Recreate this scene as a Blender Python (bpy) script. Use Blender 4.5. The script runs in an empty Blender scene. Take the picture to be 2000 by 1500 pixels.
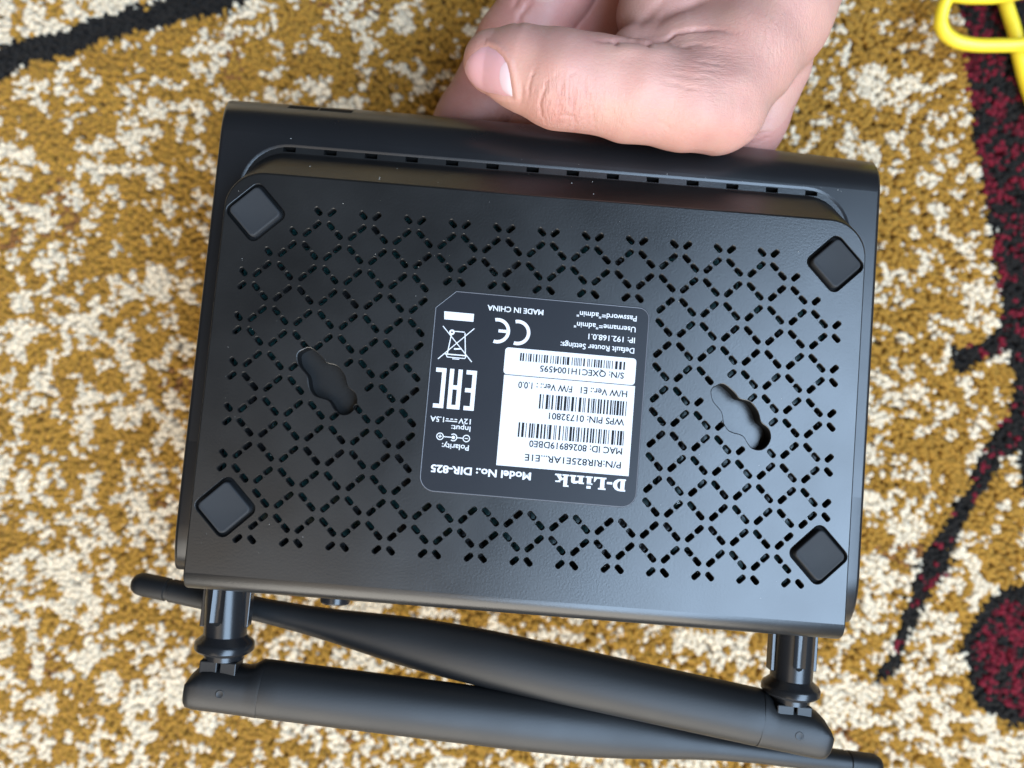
import bpy, bmesh, math, random
import numpy as np
from mathutils import Vector, Matrix
from mathutils.geometry import delaunay_2d_cdt

random.seed(7)
rng = np.random.default_rng(11)
S = bpy.context.scene
COL = S.collection
MM = 0.001
CAM_Z = 307.0                       # camera height over the rug backing, millimetres
FPX, CU, CV = 1500.0, 1000.0, 750.0

# ------------------------------------------------------------------ camera, world, lamps
cam = bpy.data.cameras.new("camera")
cam.sensor_fit = 'HORIZONTAL'
cam.sensor_width = 36.0
cam.lens = 36.0 * FPX / 2000.0
cam.clip_start, cam.clip_end = 0.01, 50.0
cam.dof.use_dof = True
cam.dof.focus_distance = 0.204
cam.dof.aperture_fstop = cam.lens / 3.8
camo = bpy.data.objects.new("camera", cam)
camo.location = (0, 0, CAM_Z * MM)
COL.objects.link(camo)
S.camera = camo

W = bpy.data.worlds.new("World")
S.world = W
W.use_nodes = True
bg = W.node_tree.nodes["Background"]
bg.inputs[0].default_value = (1.0, 0.97, 0.93, 1)
bg.inputs[1].default_value = 0.07


def lamp(name, loc, target, sx, sy, power, color):
    l = bpy.data.lights.new(name, 'AREA')
    l.shape = 'RECTANGLE'
    l.size, l.size_y = sx, sy
    l.energy, l.color = power, color
    o = bpy.data.objects.new(name, l)
    o.location = loc
    o.rotation_euler = (Vector(target) - Vector(loc)).to_track_quat('-Z', 'Y').to_euler()
    COL.objects.link(o)
    return o


lamp("window_light", (0.66, -0.34, 1.42), (0, 0, 0.1), 1.65, 0.85, 86, (0.54, 0.74, 1.0))
lamp("balcony_door_light", (-0.15, -1.35, 0.70), (0, 0, 0.1), 1.9, 1.20, 52, (1.0, 0.94, 0.84))
lamp("added_warm_fill", (-0.46, -0.66, 1.40), (0, 0, 0.1), 1.0, 0.95, 9.0, (1.0, 0.84, 0.66))  # added warm fill for the plate's lower-left reflection; no real lamp there

S.view_settings.view_transform = 'Standard'
S.view_settings.look = 'None'
S.view_settings.exposure = -0.50
S.view_settings.gamma = 1.0

# ------------------------------------------------------------------ helpers


def mesh_obj(name, verts, faces, mat, parent=None, smooth=False, scale=MM):
    me = bpy.data.meshes.new(name)
    v = (np.asarray(verts, dtype=float) * scale).tolist()
    me.from_pydata(v, [], [tuple(int(i) for i in f) for f in faces])
    me.update()
    if smooth:
        me.polygons.foreach_set("use_smooth", [True] * len(me.polygons))
    if mat:
        me.materials.append(mat)
    o = bpy.data.objects.new(name, me)
    COL.objects.link(o)
    if parent:
        o.parent = parent
    return o


def tag(o, label=None, cat=None, group=None, kind=None):
    for k, v in (("label", label), ("category", cat), ("group", group), ("kind", kind)):
        if v:
            o[k] = v
    return o


class MB:
    """collects polygons in millimetres"""
    def __init__(self):
        self.v, self.f = [], []

    def add(self, vs, fs):
        b = len(self.v)
        self.v += [tuple(p) for p in vs]
        self.f += [tuple(i + b for i in f) for f in fs]
        return b

    def poly(self, pts, z):
        self.add([(x, y, z) for x, y in pts], [tuple(range(len(pts)))])

    def box(self, x0, x1, y0, y1, z0, z1):
        self.add([(x0, y0, z0), (x1, y0, z0), (x1, y1, z0), (x0, y1, z0),
                  (x0, y0, z1), (x1, y0, z1), (x1, y1, z1), (x0, y1, z1)],
                 [(0, 3, 2, 1), (4, 5, 6, 7), (0, 1, 5, 4), (1, 2, 6, 5), (2, 3, 7, 6), (3, 0, 4, 7)])

    def loft(self, rings, closed=True, cap0=False, cap1=False):
        n = len(rings[0])
        b = len(self.v)
        for r in rings:
            self.v += [tuple(p) for p in r]
        for k in range(len(rings) - 1):
            for i in range(n if closed else n - 1):
                j = (i + 1) % n
                self.f.append((b + k * n + i, b + k * n + j, b + (k + 1) * n + j, b + (k + 1) * n + i))
        if cap0:
            self.f.append(tuple(b + i for i in reversed(range(n))))
        if cap1:
            self.f.append(tuple(b + (len(rings) - 1) * n + i for i in range(n)))

    def build(self, name, mat, parent=None, smooth=False):
        return mesh_obj(name, self.v, self.f, mat, parent, smooth)


def bevel(o, w, seg=3, ang=35):
    m = o.modifiers.new("bevel", 'BEVEL')
    m.width, m.segments = w * MM, seg
    m.limit_method = 'ANGLE'
    m.angle_limit = math.radians(ang)
    return o


def shade_auto(o, ang=40):
    me = o.data
    me.polygons.foreach_set("use_smooth", [True] * len(me.polygons))
    me.set_sharp_from_angle(angle=math.radians(ang))
    return o


def recalc(o):
    bm = bmesh.new()
    bm.from_mesh(o.data)
    bmesh.ops.remove_doubles(bm, verts=bm.verts, dist=1e-6)
    bmesh.ops.recalc_face_normals(bm, faces=bm.faces)
    bm.to_mesh(o.data)
    bm.free()
    return o


def rrect(cx, cy, w, h, r, n=4, ang=0.0):
    out = []
    for sx, sy, a0 in ((1, 1, 0), (-1, 1, 90), (-1, -1, 180), (1, -1, 270)):
        for k in range(n + 1):
            a = math.radians(a0 + 90 * k / n)
            out.append((sx * (w / 2 - r) + r * math.cos(a), sy * (h / 2 - r) + r * math.sin(a)))
    ca, sa = math.cos(ang), math.sin(ang)
    return [(cx + x * ca - y * sa, cy + x * sa + y * ca) for x, y in out]


def offset(poly, d):
    """moves a counter-clockwise outline outwards by d"""
    p = np.asarray(poly, float)
    t = np.roll(p, -1, 0) - np.roll(p, 1, 0)
    nrm = np.stack([t[:, 1], -t[:, 0]], 1)
    nrm /= np.linalg.norm(nrm, axis=1)[:, None] + 1e-12
    return [tuple(q) for q in p + nrm * d]


def inside(pts, poly):
    """boolean array: which 2-D points lie inside the polygon"""
    pts = np.asarray(pts, float)
    poly = np.asarray(poly, float)
    x, y = pts[:, 0], pts[:, 1]
    res = np.zeros(len(pts), bool)
    j = len(poly) - 1
    for i in range(len(poly)):
        xi, yi = poly[i]
        xj, yj = poly[j]
        if yi != yj:
            res ^= ((yi > y) != (yj > y)) & (x < (xj - xi) * (y - yi) / (yj - yi) + xi)
        j = i
    return res


# value noise (numpy), used for yarn colours and skin tone
def vnoise(x, y, seed=0):
    xi, yi = np.floor(x).astype(np.int64), np.floor(y).astype(np.int64)
    fx, fy = x - xi, y - yi
    fx, fy = fx * fx * (3 - 2 * fx), fy * fy * (3 - 2 * fy)

    def h(a, b):
        n = (a * 374761393 + b * 668265263 + seed * 974634777) & 0xFFFFFFFF
        n = ((n ^ (n >> 13)) * 1274126177) & 0xFFFFFFFF
        n = n ^ (n >> 16)
        return (n & 0xFFFF) / 65535.0
    return ((h(xi, yi) * (1 - fx) + h(xi + 1, yi) * fx) * (1 - fy)
            + (h(xi, yi + 1) * (1 - fx) + h(xi + 1, yi + 1) * fx) * fy)


# ------------------------------------------------------------------ materials


def mat(name, color, rough=0.5, metal=0.0, spec=0.5):
    m = bpy.data.materials.new(name)
    m.use_nodes = True
    b = m.node_tree.nodes["Principled BSDF"]
    b.inputs["Base Color"].default_value = (*color, 1)
    b.inputs["Roughness"].default_value = rough
    b.inputs["Metallic"].default_value = metal
    b.inputs["Specular IOR Level"].default_value = spec
    return m


def nd(m, t, **kw):
    n = m.node_tree.nodes.new(t)
    for k, v in kw.items():
        setattr(n, k, v)
    return n


def lk(m, a, b):
    m.node_tree.links.new(a, b)


def bsdf(m):
    return m.node_tree.nodes["Principled BSDF"]


def grain(m, scale, dist, rough_var=0.0, rough=0.5, c0=None, c1=None, big=60):
    """fine moulded grain as bump, soft wear in roughness and tone"""
    tc = nd(m, 'ShaderNodeTexCoord')
    n = nd(m, 'ShaderNodeTexNoise')
    n.inputs['Scale'].default_value = scale
    n.inputs['Detail'].default_value = 2.0
    lk(m, tc.outputs['Object'], n.inputs['Vector'])
    bp = nd(m, 'ShaderNodeBump')
    bp.inputs['Strength'].default_value = 1.0
    bp.inputs['Distance'].default_value = dist
    lk(m, n.outputs['Fac'], bp.inputs['Height'])
    lk(m, bp.outputs['Normal'], bsdf(m).inputs['Normal'])
    n2 = nd(m, 'ShaderNodeTexNoise')
    n2.inputs['Scale'].default_value = big
    n2.inputs['Detail'].default_value = 5.0
    lk(m, tc.outputs['Object'], n2.inputs['Vector'])
    if rough_var:
        mr = nd(m, 'ShaderNodeMapRange')
        mr.inputs['From Min'].default_value = 0.3
        mr.inputs['From Max'].default_value = 0.7
        mr.inputs['To Min'].default_value = rough - rough_var
        mr.inputs['To Max'].default_value = rough + rough_var
        lk(m, n2.outputs['Fac'], mr.inputs['Value'])
        lk(m, mr.outputs['Result'], bsdf(m).inputs['Roughness'])
    if c0:
        mx = nd(m, 'ShaderNodeMix', data_type='RGBA')
        mx.inputs['A'].default_value = (*c0, 1)
        mx.inputs['B'].default_value = (*c1, 1)
        lk(m, n2.outputs['Fac'], mx.inputs['Factor'])
        lk(m, mx.outputs['Result'], bsdf(m).inputs['Base Color'])
    return m


M_PLATE = grain(mat("black_moulded_plastic", (0.012, 0.012, 0.013), 0.33, 0, 0.72), 1700, 0.000022, 0.035, 0.33,
                (0.003, 0.003, 0.0032), (0.012, 0.0117, 0.0114), 38)
M_SHELL = grain(mat("black_satin_plastic", (0.010, 0.010, 0.011), 0.30), 1700, 0.000005, 0.03, 0.30)
M_ANT = grain(mat("matt_antenna_plastic", (0.007, 0.007, 0.0074), 0.47, 0, 0.45), 1800, 0.000020, 0.03, 0.47)
M_GLOSS = mat("black_smooth_plastic", (0.012, 0.012, 0.013), 0.25)
M_DARK = mat("cavity_shade_black", (0.004, 0.004, 0.004), 0.8, 0, 0.2)  # shade of the recesses put into the colour: blacker and duller than the case
M_RUBBER = grain(mat("grey_black_rubber", (0.022, 0.023, 0.025), 0.7, 0, 0.28), 1500, 0.00001, 0.04, 0.7)
M_LABEL = grain(mat("charcoal_label_film", (0.013, 0.014, 0.018), 0.42, 0, 0.26), 900, 0.000003, 0.02, 0.40)
M_WHITE = mat("white_sticker_paper", (0.60, 0.60, 0.61), 0.6, 0, 0.25)
M_INK = mat("black_print", (0.012, 0.012, 0.013), 0.7, 0, 0.15)
M_PRINT = mat("white_print", (0.62, 0.62, 0.63), 0.6, 0, 0.25)
M_PCB = mat("green_circuit_board", (0.020, 0.095, 0.095), 0.3)
M_CHIP = mat("chip_plastic", (0.02, 0.02, 0.022), 0.35)
M_METAL = mat("solder_metal", (0.6, 0.6, 0.58), 0.25, 1.0)
M_DUST = mat("pale_dust", (0.6, 0.57, 0.52), 0.9)

# ------------------------------------------------------------------ rug


def rpx(u, v, d=300.0):
    return ((u - CU) / FPX * d, -(v - CV) / FPX * d)


def build_rug():
    hx, hy = 300.0, 238.0
    base = MB()
    base.box(-hx, hx, -hy, hy, -2.0, 0.0)
    M_BACK = mat("rug_backing_weave", (0.10, 0.065, 0.03), 0.95)
    root = base.build("rug", M_BACK)
    tag(root, "shaggy mustard and cream rug with black and dark red motifs under everything", "rug")

    # beyond the tufts that the lens can resolve the pile goes on as one mottled surface
    far = MB()
    ox, oy, zt = 430.0, 350.0, 6.2
    for x0, x1, y0, y1 in ((-ox, -hx, -oy, oy), (hx, ox, -oy, oy), (-hx, hx, -oy, -hy), (-hx, hx, hy, oy)):
        far.box(x0, x1, y0, y1, -2.0, zt)
    M_FAR = mat("distant_wool_pile", (0.45, 0.24, 0.04), 0.95, 0, 0.1)
    tcf = nd(M_FAR, 'ShaderNodeTexCoord')
    nf = nd(M_FAR, 'ShaderNodeTexNoise')
    nf.inputs['Scale'].default_value = 170
    nf.inputs['Detail'].default_value = 2
    lk(M_FAR, tcf.outputs['Object'], nf.inputs['Vector'])
    rf = nd(M_FAR, 'ShaderNodeValToRGB')
    rf.color_ramp.interpolation = 'CONSTANT'
    rf.color_ramp.elements[0].color = (0.45, 0.24, 0.042, 1)
    rf.color_ramp.elements[1].position = 0.545
    rf.color_ramp.elements[1].color = (0.86, 0.71, 0.50, 1)
    lk(M_FAR, nf.outputs['Fac'], rf.inputs['Fac'])
    lk(M_FAR, rf.outputs['Color'], bsdf(M_FAR).inputs['Base Color'])
    fo = far.build("outer_pile", M_FAR, root)
    fo["kind"] = "stuff"

    sp = 1.48
    nx, ny = int(2 * hx / sp), int(2 * hy / sp)
    gx, gy = np.meshgrid(np.arange(nx), np.arange(ny))
    # the weave runs slightly aslant
    x = (gx + 0.5 * (gy % 2)) * sp - hx + sp * 0.4
    y = gy * sp - hy + sp * 0.4
    x, y = x.ravel(), y.ravel()
    n = len(x)
    x = x + rng.normal(0, 0.22, n)
    y = y + rng.normal(0, 0.22, n)
    keep = (abs(x) < hx - 1.5) & (abs(y) < hy - 1.5)
    x, y = x[keep], y[keep]
    n = len(x)

    # yarn colour of every tuft
    wob = 1.8
    jx = x + wob * (vnoise(x / 5, y / 5, 5) - 0.5) + rng.normal(0, 0.36, n)
    jy = y + wob * (vnoise(x / 5, y / 5, 6) - 0.5) + rng.normal(0, 0.36, n)
    a = math.radians(28)
    rx, ry = x * math.cos(a) - y * math.sin(a), x * math.sin(a) + y * math.cos(a)
    wx, wy = rx + 6 * (vnoise(x / 8, y / 8, 41) - 0.5), ry + 6 * (vnoise(x / 8, y / 8, 42) - 0.5)
    blot = (0.54 * vnoise(wx / 4.6, wy / 3.0, 1) + 0.40 * vnoise(wx / 2.3 + 9, wy / 3.2, 2)
            + 0.20 * vnoise(x / 13, y / 13, 3) + rng.normal(0, 0.008, n))
    v = -y / 300.0 * FPX + CV
    u = x / 300.0 * FPX + CU
    dens = 0.660 - 0.075 * np.clip((v - 250) / 1200, -0.3, 1.2)
    cream = blot > dens
    col = np.empty((n, 3))
    must = np.array([0.57, 0.31, 0.052])
    must2 = np.array([0.48, 0.25, 0.040])
    t = np.clip(vnoise(x / 14, y / 14, 8) * 0.8 + rng.random(n) * 0.4 - 0.1, 0, 1)[:, None]
    col[:] = must * (1 - t) + must2 * t
    cr = np.array([0.95, 0.83, 0.635]) * (0.92 + 0.10 * rng.random(n))[:, None]
    col[cream] = cr[cream]
    # a few tobacco-brown flecks in the mustard ground
    fl = (~cream) & (vnoise(x / 22 + 40, y / 22, 12) > 0.84) & (rng.random(n) < 0.35)
    col[fl] = np.array([0.34, 0.15, 0.045])

    J = np.stack([jx, jy], 1)

    def reg(pp):
        return inside(J, [rpx(*q) for q in pp])

    tl = [(-700, 330), (-300, 220), (0, 146), (64, 118), (134, 101), (174, 84), (246, 62), (294, 53), (372, 28), (434, 17), (470, 0),
          (560, -60), (700, -140), (900, -210), (880, -290), (640, -210), (420, -80), (302, -2), (252, 11), (174, 31), (92, 59), (0, 87), (-300, 160), (-700, 260)]
    upper = [(-700, 260), (-300, 160), (0, 87), (92, 59), (174, 31), (252, 11), (302, -2), (420, -80), (640, -210), (880, -290), (880, -700), (-900, -700)]
    inv = reg(upper)
    fleck = (vnoise(x / 3.4, y / 3.4, 21) + rng.normal(0, 0.05, n)) > 0.70
    col[inv] = cr[inv]
    col[inv & fleck] = must
    black = np.array([0.021, 0.018, 0.016])
    red = np.array([0.24, 0.016, 0.032])
    red2 = np.array([0.12, 0.010, 0.018])
    bl = reg(tl)
    col[bl] = black * (0.8 + 0.5 * rng.random(bl.sum()))[:, None]

    band = [(1800, -600), (1850, -120), (1871, 0), (1892, 40), (1893, 60), (1880, 108), (1888, 135), (1895, 175), (1905, 230), (1920, 330), (1935, 420), (1945, 500),
            (1958, 600), (1968, 660), (1990, 720), (2010, 800), (2040, 840), (2160, 800), (2200, 500), (2150, 0), (2120, -600)]
    br = reg(band)
    mixn = vnoise(x / 2.6, y / 2.6, 31) + rng.normal(0, 0.10, n)
    rr = np.where((rng.random(n) < 0.6)[:, None], red, red2)
    cut = np.where(u > 1960, 0.60, 0.47)
    col[br] = np.where((mixn > cut)[br][:, None], rr[br], black)
    leaf = [(1862, 672), (1885, 663), (1925, 668), (1942, 648), (1965, 622), (1990, 610), (2030, 640), (2060, 800), (2060, 960), (2020, 980), (1998, 965), (1994, 880), (1955, 892), (1947, 929),
            (1917, 967), (1891, 1020), (1864, 1068), (1853, 1116), (1816, 1169), (1787, 1233), (1765, 1281), (1747, 1313), (1720, 1329), (1712, 1308), (1731, 1292), (1755, 1233),
            (1773, 1180), (1795, 1127), (1811, 1073), (1848, 1020), (1880, 967), (1907, 903), (1944, 855), (1965, 812), (1981, 785), (1983, 700), (1975, 688), (1920, 690), (1897, 722), (1870, 716)]
    le = reg(leaf)
    col[le] = np.where((mixn > 0.76)[le][:, None], red, black)
    disc = [(2130, 1190), (2060, 1145), (2000, 1140), (1960, 1150), (1920, 1180), (1895, 1220), (1884, 1255), (1893, 1310), (1908, 1370), (1940, 1392), (1980, 1416), (2040, 1425), (2120, 1380), (2150, 1290)]
    di = reg(disc)
    dc = np.array(disc, float)
    cc = dc.mean(0)
    core = [tuple(cc + (np.array(q) - cc) * 0.80) for q in disc]
    co = reg(core)
    col[di] = black
    col[co] = np.where((mixn > 0.40)[co][:, None], rr[co], black)
    for k in range(6):                                   # more motifs of the same kind outside the picture
        c0 = np.array(rpx(2350 + 160 * (k % 2), -500 + 420 * k))
        dd = np.hypot(jx - c0[0], jy - c0[1])
        col[dd < 34] = black
        q = dd < 26
        col[q] = np.where((mixn > 0.42)[q][:, None], red, black)
    col *= (0.95 + 0.09 * rng.random(n))[:, None]

    # tuft shape: a short fat yarn end with a rounded, leaning tip
    k = 4
    ang = np.arange(k) / k * 2 * np.pi
    ph = rng.random(n) * 6.28
    H = 6.5 + rng.random(n) * 0.7
    lean = rng.normal(0, 0.75, (n, 2)) + np.array([-0.5, -0.7]) + 1.1 * np.stack([vnoise(x / 18, y / 18, 51) - 0.5, vnoise(x / 18, y / 18, 52) - 0.5], 1)
    prof = [(0.35, 1.0, 0.2), (0.95, 1.12, 0.92)]
    V = np.empty((n, 2 * k + 1, 3))
    for i, (hz, rad, ln) in enumerate(prof):
        R = rad * (0.9 + 0.3 * rng.random(n))
        el = 0.85 + 0.3 * rng.random(n)
        for j in range(k):
            V[:, i * k + j, 0] = x + R * np.cos(ang[j] + ph) * el + lean[:, 0] * ln
            V[:, i * k + j, 1] = y + R * np.sin(ang[j] + ph) / el + lean[:, 1] * ln
            V[:, i * k + j, 2] = H * hz + 0.05
    V[:, 2 * k, 0] = x + lean[:, 0]
    V[:, 2 * k, 1] = y + lean[:, 1]
    V[:, 2 * k, 2] = H
    q = []
    for i in range(1):
        for j in range(k):
            j2 = (j + 1) % k
            q.append((i * k + j, i * k + j2, (i + 1) * k + j2, (i + 1) * k + j))
    tris = [(k + j, k + (j + 1) % k, 2 * k) for j in range(k)]
    nv = 2 * k + 1
    loops = np.concatenate([np.array(q).ravel(), np.array(tris).ravel()])
    tot = np.concatenate([np.full(len(q), 4), np.full(len(tris), 3)])
    L = (loops[None, :] + (np.arange(n) * nv)[:, None]).ravel()
    T = np.tile(tot, n)
    me = bpy.data.meshes.new("pile")
    me.vertices.add(n * nv)
    me.vertices.foreach_set("co", (V * MM).ravel())
    me.loops.add(len(L))
    me.loops.foreach_set("vertex_index", L.astype(np.int32))
    me.polygons.add(len(T))
    me.polygons.foreach_set("loop_start", np.concatenate([[0], np.cumsum(T)[:-1]]).astype(np.int32))
    me.polygons.foreach_set("use_smooth", np.ones(len(T), bool))
    me.update(calc_edges=True)
    at = me.attributes.new("yarn", 'FLOAT_COLOR', 'POINT')
    c4 = np.ones((n, nv, 4))
    c4[:, :, :3] = col[:, None, :]
    at.data.foreach_set("color", c4.ravel())
    m = mat("wool_yarn", (0.5, 0.4, 0.2), 0.95, 0, 0.15)
    an = nd(m, 'ShaderNodeAttribute', attribute_name="yarn")
    lk(m, an.outputs['Color'], bsdf(m).inputs['Base Color'])
    bsdf(m).inputs['Sheen Weight'].default_value = 0.10
    bsdf(m).inputs['Sheen Roughness'].default_value = 0.5
    tr = nd(m, 'ShaderNodeBsdfTranslucent')
    lk(m, an.outputs['Color'], tr.inputs['Color'])
    mx = nd(m, 'ShaderNodeMixShader')
    mx.inputs[0].default_value = 0.48
    lk(m, bsdf(m).outputs[0], mx.inputs[1])
    lk(m, tr.outputs[0], mx.inputs[2])
    lk(m, mx.outputs[0], m.node_tree.nodes["Material Output"].inputs[0])
    me.materials.append(m)
    po = bpy.data.objects.new("pile", me)
    COL.objects.link(po)
    po.parent = root
    po["kind"] = "stuff"


build_rug()

# ------------------------------------------------------------------ router
RR = Matrix(((0.9958852565613582, 0.08469036781654246, 0.03225054050424747),
             (-0.08661888075423016, 0.9941821057177606, 0.06402429357270226),
             (-0.02664066929718196, -0.0665543557530073, 0.9974270862923766)))
RT = Vector((5.985763720373562, -2.743555596240412, -199.4707444958814 + CAM_Z))
router = bpy.data.objects.new("wifi_router", None)
COL.objects.link(router)
router.matrix_world = Matrix.Translation(RT * MM) @ RR.to_4x4()
router.empty_display_size = 0.02
tag(router, "black router held underside up, its label upside down and two antennas crossed below", "router")

X0, X1, YB = -84.9, 85.0, -52.4
PITCH = 11.75 / 2
FEET = [(-76.6, 41.1), (76.8, 41.6), (-76.2, -35.3), (76.8, -35.1)]
KEY = [(-6.83, 7.45), (-4.91, 8.18), (-1.98, 6.2), (-0.47, 4.66), (2.37, 4.07), (4.48, 1.75), (5.5, -0.94), (7.55, -2.43), (8.27, -4.86), (7.29, -7.15),
       (5.67, -8.12), (3.7, -7.84), (2.5, -6.62), (0.98, -4.76), (-2.43, -3.94), (-4.01, -2.03), (-4.88, 0.95), (-7.1, 3.26), (-7.92, 5.41), (-7.73, 6.71)]
KEYS = [(-54.0, -1.2), (54.0, -1.15)]


def union_outline(c, rad=0.0):
    """three-lobed wall-mount opening as a smooth counter-clockwise outline"""
    p = np.array(KEY[::-1])
    q = []
    for i in range(len(p)):
        a, b, d, e = p[i - 1], p[i], p[(i + 1) % len(p)], p[(i + 2) % len(p)]
        for t in (0, 1 / 3, 2 / 3):
            q.append(0.5 * (2 * b + (d - a) * t + (2 * a - 5 * b + 4 * d - e) * t * t + (3 * b - a - 3 * d + e) * t ** 3))
    q = [(x + c[0], y + c[1]) for x, y in q]
    return offset(q, rad) if rad else q


def tray_outline(inset, r, ytop):
    """open outline: left rear corner, up the side, round the front, down to the right rear corner"""
    x0, x1 = X0 + inset, X1 - inset
    n = 10
    pts = [(x0, YB)]
    yl, yr = ytop - 0.9, ytop + 0.9
    for y in np.linspace(YB, yl - r, 6)[1:]:
        pts.append((x0, y))
    for k in range(1, n + 1):
        a = math.radians(180 - 90 * k / n)
        pts.append((x0 + r + r * math.cos(a), yl - r + r * math.sin(a)))
    for t in np.linspace(0, 1, 12)[1:-1]:
        pts.append((x0 + r + (x1 - x0 - 2 * r) * t, yl + (yr - yl) * t))
    for k in range(0, n + 1):
        a = math.radians(90 - 90 * k / n)
        pts.append((x1 - r + r * math.cos(a), yr - r + r * math.sin(a)))
    for y in np.linspace(yr - r, YB, 6)[1:]:
        pts.append((x1, y))
    return pts


def slots():
    res = []
    r = 1.78
    keys = [union_outline(k, rad=0.9) for k in KEYS]
    for i in range(-3, 24):
        for j in range(0, 15):
            if (i + j) % 2:
                continue
            if (i, j) in ((-2, 0), (22, 0), (-3, 1), (23, 1), (-3, 13), (23, 13)):
                continue
            for sx in (-1, 1):
                for sy in (-1, 1):
                    cx, cy = (i - 10) * PITCH + sx * r, -(j - 7) * PITCH + sy * r
                    if -29.6 < cx < 29.6 and -28.3 < cy < 26.4:
                        continue
                    if any(abs(cx - fx) + abs(cy - fy) < 9.3 for fx, fy in FEET):
                        continue
                    if any(inside([(cx, cy)], k)[0] for k in keys):
                        continue
                    res.append((cx, cy, math.atan2(sy, sx)))
    return res


def build_plate():
    SL = slots()
    verts2, edges, holes = [], [], []

    def loop(pts):
        b = len(verts2)
        verts2.extend(pts)
        edges.extend([(b + i, b + (i + 1) % len(pts)) for i in range(len(pts))])
    outer = tray_outline(0.45, 9.5, 52.2)[::-1]
    loop(outer)
    chamf = MB()
    wall = MB()
    for cx, cy, a in SL:
        big = rrect(cx, cy, 2.74, 1.58, 0.64, 3, a)
        sm = rrect(cx, cy, 2.34, 1.20, 0.48, 3, a)
        loop(big)
        holes.append((cx, cy))
        chamf.loft([[(x, y, 0) for x, y in big], [(x, y, -0.07) for x, y in rrect(cx, cy, 2.62, 1.46, 0.59, 3, a)],
                    [(x, y, -0.30) for x, y in sm]])
        wall.loft([[(x, y, -0.30) for x, y in sm], [(x, y, -2.0) for x, y in sm]])
    for fx, fy in FEET:
        q = math.pi / 4
        loop(rrect(fx, fy, 12.1, 12.1, 2.1, 5, q))
        holes.append((fx, fy))
        rings = []
        for w, z in ((12.1, 0), (11.9, -0.06), (11.6, -0.3), (11.45, -0.7), (11.35, -1.3)):
            rings.append([(x, y, z) for x, y in rrect(fx, fy, w, w, 2.1 - (12.1 - w) / 2, 5, q)])
        chamf.loft(rings)
        wall.add([(x, y, -1.3) for x, y in rrect(fx, fy, 11.35, 11.35, 1.725, 5, q)], [tuple(range(24))])
    for ks in KEYS:
        o0, o1 = union_outline(ks, rad=0.25), union_outline(ks)
        loop(o0)
        holes.append(ks)
        chamf.loft([[(x, y, 0) for x, y in o0], [(x, y, -0.07) for x, y in union_outline(ks, rad=0.08)], [(x, y, -0.3) for x, y in o1]])
    r = delaunay_2d_cdt([Vector(p) for p in verts2], edges, [], 0, 1e-5)
    V, F = r[0], r[2]
    cen = np.array([np.mean([V[i] for i in f], axis=0) for f in F])
    ok = inside(cen, outer)
    for k in range(len(SL)):
        cx, cy, a = SL[k]
        d = cen - np.array([cx, cy])
        la, lb = d[:, 0] * math.cos(a) + d[:, 1] * math.sin(a), -d[:, 0] * math.sin(a) + d[:, 1] * math.cos(a)
        ok &= ~((abs(la) < 1.36) & (abs(lb) < 0.78))
    for fx, fy in FEET:
        ok &= ~inside(cen, rrect(fx, fy, 12.1, 12.1, 2.1, 5, math.pi / 4))
    for ks in KEYS:
        ok &= ~inside(cen, union_outline(ks, rad=0.25))
    mb = MB()
    mb.add([(p.x, p.y, 0) for p in V], [f for f, k in zip(F, ok) if k])
    plate = mb.build("base_plate", M_PLATE, router)
    bm = bmesh.new()
    bm.from_mesh(plate.data)
    for f in bm.faces:
        if f.normal.z < 0:
            f.normal_flip()
    bm.to_mesh(plate.data)
    bm.free()
    plate["label"] = "black underside panel with a lattice of small slots"
    c = recalc(chamf.build("slot_rims", M_PLATE, plate, True))
    w = recalc(wall.build("slot_walls", M_DARK, plate))
    c["kind"] = "stuff"
    w["kind"] = "stuff"

    # crest, sloping front wall, foot fillet
    rings = []

    def ring(inset, r, yt, z):
        rings.append([(x, y, z) for x, y in tray_outline(inset, r, yt)])
    ring(0.45, 9.5, 52.2, 0)
    ring(0.30, 9.6, 52.35, -0.02)
    ring(0.12, 9.7, 52.6, -0.14)
    ring(0.0, 9.8, 52.9, -0.40)
    ring(0.0, 11.6, 62.2, -11.9)
    ring(0.0, 11.8, 62.5, -12.15)
    ring(0.0, 12.0, 62.8, -12.28)
    mb = MB()
    mb.loft(rings, closed=False)
    rim = mb.build("rim_slope", M_PLATE, plate)
    recalc(rim)
    if rim.data.polygons[len(rim.data.polygons) // 2].normal.z < 0:
        rim.data.flip_normals()
    shade_auto(rim, 30)
    # rounded rear edge and rear wall
    prof = [(YB, 0.0), (YB - 0.04, 0.0)]
    R = 4.6
    for k in range(1, 13):
        a = math.radians(90 * k / 12)
        prof.append((YB - 0.04 - R * math.sin(a), -R + R * math.cos(a)))
    prof += [(YB - R - 0.3, -10), (YB - R - 0.8, -28), (YB + 6, -28.5), (YB + 6, -2.2), (YB, -2.2)]
    mb = MB()
    for k in range(1):
        xs = [(X0 + 0.02, 0.45), (X0 + 0.14, 0.14), (X0 + 0.45, 0.0), (X1 - 0.45, 0.0), (X1 - 0.14, 0.14), (X1 - 0.02, 0.45)]
        rg = []
        for xx, ins in xs:
            p2 = offset([(a, b) for a, b in prof][::-1], 0)[::-1]
            ring_ = []
            for (yy, zz) in p2:
                cy_, cz_ = YB + 2, -12
                d = math.hypot(yy - cy_, zz - cz_)
                f = (d - ins) / d
                ring_.append((xx, cy_ + (yy - cy_) * f, cz_ + (zz - cz_) * f))
            rg.append(ring_)
        mb.loft(rg, closed=True, cap0=True, cap1=True)
    rp = recalc(mb.build("rear_panel", M_PLATE, router))
    shade_auto(rp, 40)
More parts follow.
